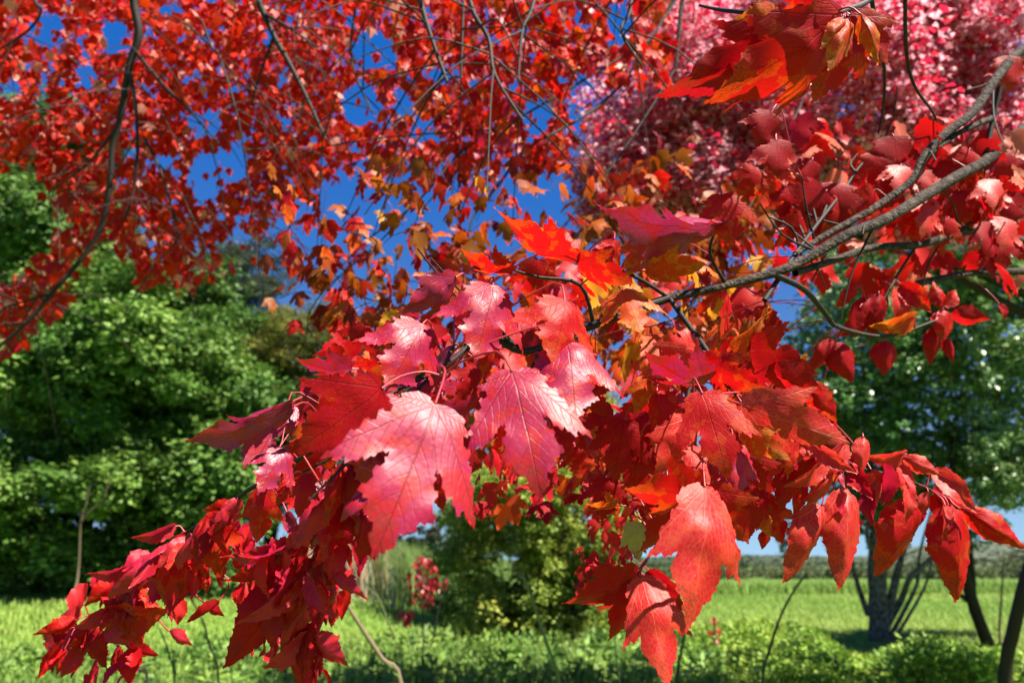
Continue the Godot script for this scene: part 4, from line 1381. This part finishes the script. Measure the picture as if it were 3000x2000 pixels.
	part("stem", tube([P(2835, 1760, 14.5), P(2790, 1720, 14.5), P(2755, 1680, 14.5), P(2740, 1600, 14.4)], 0.05, 0.02, 8, b5), M.twig, t5)
	part("stem", tube([P(2850, 1760, 14.5), P(2850, 1680, 14.5), P(2840, 1550, 14.5)], 0.08, 0.03, 8, b5), M.bark, t5)
	var l5 := []
	for i in 12:
		l5.append([P(rf(2700, 3000), rf(1200, 1450), 14.5 + rf(-0.6, 0.6)), Vector3(0.35, 0.28, 0.35)])
	crown(l5, glossy, Color(0.06, 0.15, 0.035), Color(0.24, 0.38, 0.14), M.green_gloss, t5, b5)
	# yellow-green tree behind the shrub
	var b6 := G(1640, 21.0)
	wooded("crab_apple_tree", "olive green tree turning yellow behind the round shrub", b6, P(1620, 1330, 21.0), Vector3(3.1, 3.1, 2.2), 0.55, 120, tiny, Color(0.08, 0.13, 0.016), Color(0.36, 0.35, 0.03), M.green_small, "", 0.2)
	# the round shrub
	var b7 := G(1560, 12.6)
	var t7 := thing("round_shrub", "round olive green shrub with small leaves and a dark hollow", "shrub", b7)
	var l7 := []
	while l7.size() < 190:
		var p := Vector2(rf(1270, 1880), rf(1370, 1960))
		if Vector2((p.x - 1570) / 300.0, (p.y - 1700) / 340.0).length() > 1.0:
			continue
		if Vector2((p.x - 1480) / 70.0, (p.y - 1665) / 50.0).length() < 1.0:
			continue
		var r := rf(0.24, 0.42)
		l7.append([P(p.x, p.y, 12.4 + rf(-0.9, 1.3)), Vector3(r, r * 0.8, r)])
	for i in 9:
		var e: Vector3 = l7[i * 5][0]
		part("stem", tube([b7 + Vector3(rf(-0.3, 0.3), -0.1, rf(-0.3, 0.3)), b7.lerp(e, 0.5), e], 0.025, 0.008, 6, b7), M.twig, t7)
	crown(l7, tiny, Color(0.13, 0.21, 0.025), Color(0.36, 0.42, 0.06), M.green_small, t7, b7, "foliage")
	# far trees at the end of the reed bed
	var far := [[1130, 62.0, 1525, 62, Color(0.02, 0.03, 0.015), "rounded dark tree at the far end of the reed bed"], [1240, 70.0, 1545, 40, Color(0.025, 0.045, 0.02), "small pointed dark green tree among the far trees"], [1285, 72.0, 1530, 32, Color(0.05, 0.055, 0.03), "slim greyish tree among the far trees"], [1370, 50.0, 1470, 70, Color(0.05, 0.075, 0.025), "olive tree standing at the edge of the reed bed"], [1040, 66.0, 1500, 60, Color(0.025, 0.045, 0.015), "dark tree beside the rounded dark tree"]]
	for f in far:
		var b := G(f[0], f[1])
		var top := P(f[0], f[2], f[1] / cos(deg_to_rad(PITCH))).y
		var d: float = f[1]
		var rx: float = f[3] / F * d
		var c := Vector3(b.x, (b.y + 0.8 + top) / 2.0, b.z)
		wooded("far_tree", f[5], b, c, Vector3(rx, (top - b.y) / 2.0, rx), rx * 0.34, 30, coarse, f[4], f[4] * 1.8, M.green_small, "trees beyond the reed bed", 0.2)

func dead_branch() -> void:
	var b := P(235, 1535, 18.5)
	var t := thing("dead_sapling", "bare pale forked sapling standing before the broad leafy tree", "sapling", Vector3(b.x, ground_y(b.x, b.z), b.z))
	var o := t.position
	part("stem", tube([o - Vector3(0, 0.1, 0), P(225, 1700, 18.5), P(235, 1535, 18.5), P(250, 1480, 18.5), P(262, 1420, 18.5)], 0.035, 0.012, 7, o), M.stem_dry, t)
	part("stem", tube([P(235, 1530, 18.5), P(265, 1495, 18.5), P(305, 1455, 18.5), P(318, 1390, 18.5)], 0.025, 0.012, 7, o), M.stem_dry, t)

# ------------------------------------------------------------------ the meadow's grass, reeds and weeds
func meadow() -> void:
	rng.seed = 1000
	var blade := tuft(55, 0.10, 0.0045, 0.5, 11, 4.0)
	var xfs := []
	var cols := PackedColorArray()
	for i in 6500:
		var d := 10.5 + 36.0 * pow(rng.randf(), 1.6)
		var x := rf(-0.78, 0.78) * d * 1.06
		var px := 1500.0 + x / d * F
		var k := 1.0 + d * 0.035
		xfs.append(Transform3D(Basis(Vector3.UP, rf(0, TAU)).scaled(Vector3(k * 1.3, k * rf(0.5, 1.0), k * 1.3)), Vector3(x, ground_y(x, -d) - 0.01, -d)))
		var q := gnoise.get_noise_2d(x * 3.0, d * 3.0)
		cols.append(jitter(Color(0.14, 0.27, 0.035).lerp(Color(0.26, 0.35, 0.07), clampf(0.5 + q + rf(-0.3, 0.3), 0, 1)), 0.2))
	var g := scatter("lawn_grass", blade, M.grass, xfs, cols, self)
	g.set_meta("label", "short bright green meadow grass")
	g.set_meta("category", "grass")
	# longer grass on the lower left
	xfs = []
	cols = PackedColorArray()
	var long := tuft(30, 0.34, 0.006, 0.75, 12, 1.2)
	for i in 2300:
		var d := rf(6.5, 15.0)
		var px := rf(-60, 1000)
		var x := (px - 1500.0) / F * d
		var k := rf(0.5, 1.3) * (1.5 if d < 9.0 else 0.8) * (0.7 + 0.8 * absf(gnoise.get_noise_2d(x * 20.0, d * 20.0) + 0.3))
		xfs.append(Transform3D(Basis(Vector3.UP, rf(0, TAU)).scaled(Vector3(1.2, k, 1.2)), Vector3(x, ground_y(x, -d) - 0.02, -d)))
		cols.append(jitter(Color(0.07, 0.17, 0.025).lerp(Color(0.21, 0.31, 0.06), rng.randf()), 0.3))
	for i in 500:
		var d := rf(7.2, 11.0)
		var x := (rf(1000, 2100) - 1500.0) / F * d
		xfs.append(Transform3D(Basis(Vector3.UP, rf(0, TAU)).scaled(Vector3(1.4, rf(1.2, 2.6), 1.4)), Vector3(x, ground_y(x, -d) - 0.02, -d)))
		cols.append(jitter(Color(0.08, 0.16, 0.025).lerp(Color(0.23, 0.31, 0.07), rng.randf()), 0.25))
	g = scatter("long_grass", long, M.grass, xfs, cols, self)
	g.set_meta("label", "longer uncut grass below the drooping red leaves")
	g.set_meta("category", "grass")
	# strip of taller rough grass, added to give a dark band across the meadow
	xfs = []
	cols = PackedColorArray()
	var rough := tuft(12, 0.8, 0.03, 0.4, 13, 0.6)
	for i in 2600:
		var t := rng.randf()
		var x := lerpf(2.0, 60.0, t)
		var d := lerpf(44.0, 50.0, t) + rng.randfn() * 0.9
		xfs.append(Transform3D(Basis(Vector3.UP, rf(0, TAU)).scaled(Vector3(1, rf(0.5, 1.1), 1)), Vector3(x, ground_y(x, -d) - 0.02, -d)))
		cols.append(jitter(Color(0.18, 0.29, 0.05), 0.3))
	g = scatter("rough_grass", rough, M.grass, xfs, cols, self)
	g.set_meta("label", "strip of taller rough grass across the meadow")
	g.set_meta("category", "grass")
	# reed bed
	xfs = []
	cols = PackedColorArray()
	var reed := tuft(7, 2.3, 0.022, 0.22, 14, 0.12)
	for i in 2600:
		var d := rf(25.0, 42.0)
		var px := rf(880, 1480)
		var x := (px - 1500.0) / F * d * 1.046
		var k := rf(0.75, 1.05)
		xfs.append(Transform3D(Basis(Vector3.UP, rf(0, TAU)).scaled(Vector3(1, k, 1)), Vector3(x, ground_y(x, -d) - 0.05, -d)))
		var dry := smoothstep(1190.0, 1090.0, px + rf(-60, 60))
		cols.append(jitter(Color(0.13, 0.22, 0.05).lerp(Color(0.30, 0.21, 0.13), dry), 0.25))
	g = scatter("reed_bed", reed, M.grass, xfs, cols, self)
	g.set_meta("label", "tall reed bed, brown at one end, before the far trees")
	g.set_meta("category", "reeds")
	# pale bare stems along the front of the reed bed
	for i in 14:
		var px := 1030.0 + i * 13.5 + rf(-5, 5)
		var b := G(px, 23.5 + rf(-0.3, 0.3))
		var h := rf(1.0, 1.6)
		var t := thing("reed_stem", "pale bare reed stem standing in front of the reed bed", "reed", b, "pale stems before the reed bed")
		part("stem", tube([Vector3(0, -0.1, 0), Vector3(rf(-0.08, 0.08), h * 0.5, 0), Vector3(rf(-0.2, 0.2), h, rf(-0.1, 0.1))], 0.024, 0.012, 6), M.pale, t)
		part("blade", tube([Vector3(0, h * 0.3, 0), Vector3(rf(-0.3, 0.3), h * 0.55, 0), Vector3(rf(-0.5, 0.5), h * 0.5, 0)], 0.02, 0.004, 5), M.stem_green, t)
	# leafy weeds: a low thicket in front of the meadow
	var leafy := spray(60, 0.75, 0.36, 1.6, 0.5, 15)
	xfs = []
	cols = PackedColorArray()
	for i in 3000:
		var d := rf(7.6, 10.5)
		var px := rf(1960, 3060)
		var x := (px - 1500.0) / F * d * 1.05
		var h := (0.72 + 0.45 * gnoise.get_noise_2d(x * 16.0, d * 16.0)) * rf(0.3, 1.0)
		h *= 1.0 - 0.35 * smoothstep(0.0, 1.0, 1.0 - absf(px - 2400.0) / 170.0)
		xfs.append(Transform3D(Basis(Vector3.UP, rf(0, TAU)).scaled(Vector3.ONE * rf(0.045, 0.07)), Vector3(x, ground_y(x, -d) + h, -d)))
		cols.append(jitter(Color(0.10, 0.22, 0.02).lerp(Color(0.30, 0.42, 0.05), rng.randf()), 0.25))
	g = scatter("leafy_undergrowth", leafy, M.green_small, xfs, cols, self)
	g.set_meta("label", "bright yellow-green leafy undergrowth at the meadow's edge")
	g.set_meta("category", "undergrowth")
	# coarser, darker weeds below the shrub
	xfs = []
	cols = PackedColorArray()
	var broad := spray(30, 1.0, 0.24, 1.3, 0.8, 16)
	for i in 2300:
		var d := rf(7.6, 11.0)
		var px := rf(-60, 2020)
		var x := (px - 1500.0) / F * d * 1.05
		var top := 0.85 + 0.35 * gnoise.get_noise_2d(x * 12.0, 50.0)
		top *= 0.62 + 0.10 * smoothstep(1000.0, 1400.0, px) + 0.25 * gnoise.get_noise_2d(x * 25.0, 90.0)
		var h := top * rf(0.0, 1.0)
		xfs.append(Transform3D(Basis(Vector3.UP, rf(0, TAU)).scaled(Vector3.ONE * rf(0.05, 0.13)), Vector3(x, ground_y(x, -d) + h, -d)))
		cols.append(jitter(Color(0.07, 0.16, 0.02).lerp(Color(0.22, 0.34, 0.06), rng.randf()), 0.25))
	g = scatter("coarse_undergrowth", broad, M.green_small, xfs, cols, self)
	g.set_meta("label", "darker coarse weeds below the round shrub")
	g.set_meta("category", "undergrowth")

func stalks() -> void:
	rng.seed = 1100
	# [label, material, radius, pixel path, depth]
	var list := [
		["dry brown weed stalk leaning below the drooping red leaves", "stem_dry", 0.018, [[1175, 2010], [1120, 1930], [1060, 1840], [1000, 1745], [970, 1690]], 4.6],
		["green weed stalk leaning in front of the round shrub", "stem_green", 0.020, [[1640, 2010], [1600, 1880], [1560, 1760], [1530, 1680]], 6.0],
		["thin dark weed stalk curving in front of the open meadow", "stem_dark", 0.016, [[2235, 2010], [2260, 1890], [2290, 1800], [2330, 1725], [2365, 1680]], 6.0],
		["dark weed stalk beside the hanging coral leaf", "stem_dark", 0.014, [[1985, 2010], [2005, 1870], [2030, 1760], [2050, 1700]], 6.0],
		["dark upright weed stalk below the hanging dark red leaves", "stem_dark", 0.010, [[1815, 2010], [1806, 1930], [1800, 1860]], 5.5],
		["thin dark weed stalk in the long grass", "stem_dark", 0.010, [[640, 2010], [610, 1880], [590, 1810], [545, 1735]], 5.0],
		["crooked dark weed stalk in the long grass", "stem_dark", 0.008, [[510, 2010], [498, 1930], [480, 1870], [465, 1840]], 5.0],
		["dry red-brown stalk under the lowest red leaves", "stem_dry", 0.010, [[430, 2020], [395, 1960], [350, 1900], [300, 1850]], 4.0],
		["pale grass stalk bending beside the reed bed", "stem_green", 0.016, [[1155, 1880], [1135, 1820], [1112, 1760], [1095, 1735]], 9.0],
		["tall thin grey pole-like stalk beside the leaning tree", "stem_dry", 0.03, [[2930, 1860], [2935, 1760], [2942, 1640]], 14.0],
	]
	for s in list:
		var pts := []
		for q in s[3]:
			pts.append(P(q[0], q[1], s[4]))
		var b: Vector3 = pts[0]
		var foot := Vector3(b.x + rf(0.0, 0.1), ground_y(b.x, b.z) - 0.05, b.z)
		pts.insert(0, foot)
		var t := thing("weed_stalk", s[0], "plant", foot)
		part("stem", tube(pts, s[2], s[2] * 0.5, 7, foot), M[s[1]], t)
		var bl := spray(1, 1.0, 0.12, 0.0, 0.6, 40 + int(s[3][0][0]))
		for k in 3:
			var p: Vector3 = pts[1].lerp(pts[2], rf(0.0, 1.0))
			part("leaf", bl, M.blade, t, Transform3D(Basis(Vector3.UP, rf(0, TAU)).scaled(Vector3.ONE * rf(0.10, 0.18)), p - foot))
	# red-leaved shrub shoot behind
	var shoots := [["small shrub with dark red leaves in front of the reed bed", [[1240, 1700, 45, 75], [1185, 1800, 25, 25], [1300, 1705, 15, 15]], 7.5, 130, 0.055, 1245], ["short spike of dark red leaves above the leafy undergrowth", [[2092, 1850, 18, 45]], 8.2, 26, 0.04, 2095]]
	for s in shoots:
		var dd: float = s[2]
		var q := P(s[5], 1800, dd)
		var foot := Vector3(q.x, ground_y(q.x, q.z), q.z)
		var t := thing("red_shrub", s[0], "shrub", foot)
		part("stem", tube([foot - Vector3(0, 0.05, 0), foot.lerp(q, 0.6), P(s[1][0][0], s[1][0][1] - 40, dd)], 0.012, 0.004, 6, foot), M.stem_dark, t)
		for l in s[1]:
			part("stem", tube([foot + Vector3(0, 0.5, 0), P(l[0], l[1] + 10, dd), P(l[0], l[1] - 10, dd)], 0.006, 0.003, 5, foot), M.stem_dark, t)
			for k in int(s[3] * l[2] * l[3] / float(s[1][0][2] * s[1][0][3])) + 3:
				var a := rf(0, TAU)
				var r := sqrt(rng.randf())
				part("leaf", SMALL[2], M.single_red if k % 3 else M.single_dark, t, Transform3D(hang(s[4] * rf(0.8, 1.4)), P(l[0] + cos(a) * r * l[2], l[1] + sin(a) * r * l[3], dd + rf(-0.1, 0.1)) - foot))

func bench() -> void:
	var at := P(610, 1722, 23.0)
	var gy := ground_y(at.x, at.z)
	var t := thing("park_bench", "weathered grey wooden bench in the shade of the broad leafy tree", "bench", Vector3(at.x, gy, at.z))
	t.rotation.y = deg_to_rad(-12)
	var seat := at.y - gy
	var slat := BoxMesh.new()
	slat.size = Vector3(1.5, 0.05, 0.13)
	for k in 3:
		part("slat", slat, M.wood, t, Transform3D(Basis(), Vector3(0, seat, -0.16 + 0.15 * k)))
	for k in 2:
		part("backrest_slat", slat, M.wood, t, Transform3D(Basis(Vector3.RIGHT, deg_to_rad(78)), Vector3(0, seat + 0.28 + 0.22 * k, -0.28 - 0.04 * k)))
	var leg := BoxMesh.new()
	leg.size = Vector3(0.07, seat, 0.07)
	for x in [-0.6, 0.6]:
		for z in [-0.2, 0.18]:
			part("leg", leg, M.wood, t, Transform3D(Basis(), Vector3(x, seat / 2 - 0.03, z)))
	var post := BoxMesh.new()
	post.size = Vector3(0.06, 0.62, 0.05)
	for x in [-0.6, 0.6]:
		part("post", post, M.wood, t, Transform3D(Basis(Vector3.RIGHT, deg_to_rad(-10)), Vector3(x, seat + 0.29, -0.33)))

func far_wood() -> void:
	rng.seed = 1200
	var sp := spray(9, 0.5, 0.34, 0.5, 0.0, 1)
	# hedge trees along the far side of the meadow
	var xfs := []
	var cols := PackedColorArray()
	for i in 420:
		var d := rf(95.0, 135.0)
		var px := rf(1050, 3300)
		var x := (px - 1500.0) / F * d * 1.046
		var h := (rf(0.4, 1.5) + (rf(0.5, 2.2) if rng.randf() < 0.12 else 0.0)) * (1.0 + 0.8 * smoothstep(2750.0, 3000.0, px))
		var tone := Color(0.035, 0.065, 0.025).lerp(Color(0.10, 0.12, 0.04), rng.randf())
		for k in 26:
			var p := Vector3(x + rng.randfn() * 0.9, ground_y(x, -d) + h * rng.randf(), -d + rng.randfn() * 0.6)
			xfs.append(Transform3D(Basis(Vector3.UP, rf(0, TAU)).scaled(Vector3.ONE * rf(0.5, 1.0)), p))
			cols.append(jitter(tone, 0.3))
	var g := scatter("hedgerow", sp, M.green_small, xfs, cols, self)
	g.set_meta("label", "hedgerow and scrub along the meadow's far side")
	g.set_meta("category", "hedgerow")
	xfs = []
	cols = PackedColorArray()
	for i in 5200:
		var far := rng.randf() < 0.5
		var D := 420.0 if not far else 760.0
		var s := rng.randf()
		var x := rf(-0.9, 0.95) * D
		var px := 1500.0 + x / D * F
		var top := 3.0 + 12.0 * smoothstep(2650.0, 2950.0, px) + 3.0 * gnoise.get_noise_1d(x * 0.5)
		if far:
			top = 10.0 + 5.0 * gnoise.get_noise_1d(x * 0.25 + 80.0)
		var p := Vector3(x, 1.0 + top * lerpf(0.1, 1.0, s), -D - s * 66.0 + 4.0)
		xfs.append(Transform3D(Basis(Vector3.UP, rf(0, TAU)).scaled(Vector3(5, 3.0, 5) * rf(0.4, 1.7)), p))
		cols.append(jitter(Color(0.035, 0.06, 0.025).lerp(Color(0.08, 0.095, 0.035), rng.randf()), 0.3))
	g = scatter("far_wood", sp, M.green_small, xfs, cols, self)
	g.set_meta("label", "far-off woods covering the hills")
	g.set_meta("category", "wood")

# ------------------------------------------------------------------ the scene
func _ready() -> void:
	var th := deg_to_rad(PITCH)
	fwd = Vector3(0, sin(th), -cos(th))
	upv = Vector3(0, cos(th), sin(th))
	var cam := Camera3D.new()
	cam.name = "camera"
	cam.fov = 50.0
	cam.near = 0.05
	cam.far = 3000.0
	cam.position = EYE
	cam.rotation.x = th
	add_child(cam)
	cam.current = true
	var att := CameraAttributesPhysical.new()
	att.frustum_focal_length = 25.7
	att.frustum_focus_distance = 0.92
	att.exposure_aperture = 5.2
	att.frustum_near = 0.05
	att.frustum_far = 3000.0
	cam.attributes = att
	cam.fov = 50.0
	var env := Environment.new()
	env.background_mode = Environment.BG_SKY
	var sky := Sky.new()
	var psm := ProceduralSkyMaterial.new()
	psm.sky_top_color = lin(0.0024, 0.044, 0.18)
	psm.sky_horizon_color = lin(0.14, 0.225, 0.295)
	psm.sky_curve = 0.13
	psm.ground_horizon_color = lin(0.12, 0.16, 0.12)
	psm.ground_bottom_color = lin(0.10, 0.14, 0.06)
	psm.sun_angle_max = 1.0
	sky.sky_material = psm
	env.sky = sky
	env.tonemap_mode = Environment.TONE_MAPPER_LINEAR
	env.tonemap_exposure = 3.2
	env.sdfgi_enabled = true
	env.ssao_enabled = true
	env.ssil_enabled = true
	var we := WorldEnvironment.new()
	we.name = "environment"
	we.environment = env
	add_child(we)
	var sun := DirectionalLight3D.new()
	sun.name = "sun"
	sun.light_energy = 1.6
	sun.light_color = Color(1.0, 0.96, 0.90)
	sun.light_angular_distance = 0.5
	sun.shadow_enabled = true
	add_child(sun)
	sun.look_at_from_position(Vector3(0.48, 0.79, 0.28), Vector3.ZERO)

	wob.frequency = 0.02
	wob.seed = 4
	gnoise.frequency = 0.01
	gnoise.seed = 8
	make_materials()
	make_leaf_meshes()
	for e in [["single_crimson", Color(0.26, 0.010, 0.03)], ["single_pink", Color(0.50, 0.18, 0.26)], ["single_dark", Color(0.18, 0.004, 0.009)], ["single_red", Color(0.34, 0.006, 0.012)], ["blade", Color(0.10, 0.22, 0.03)]]:
		var m := std(lin(e[1].r, e[1].g, e[1].b), 0.42)
		m.backlight_enabled = true
		m.backlight = lin(e[1].r * 0.5, e[1].g * 0.5, e[1].b * 0.5)
		M[e[0]] = m
	M.pale = std(lin(0.32, 0.33, 0.22), 0.8)
	make_ground()
	make_hills()
	far_wood()
	green_trees()
	dead_branch()
	bench()
	meadow()
	pink_maple()
	over_maple()
	bronze_maple()
	near_maple()
	stalks()
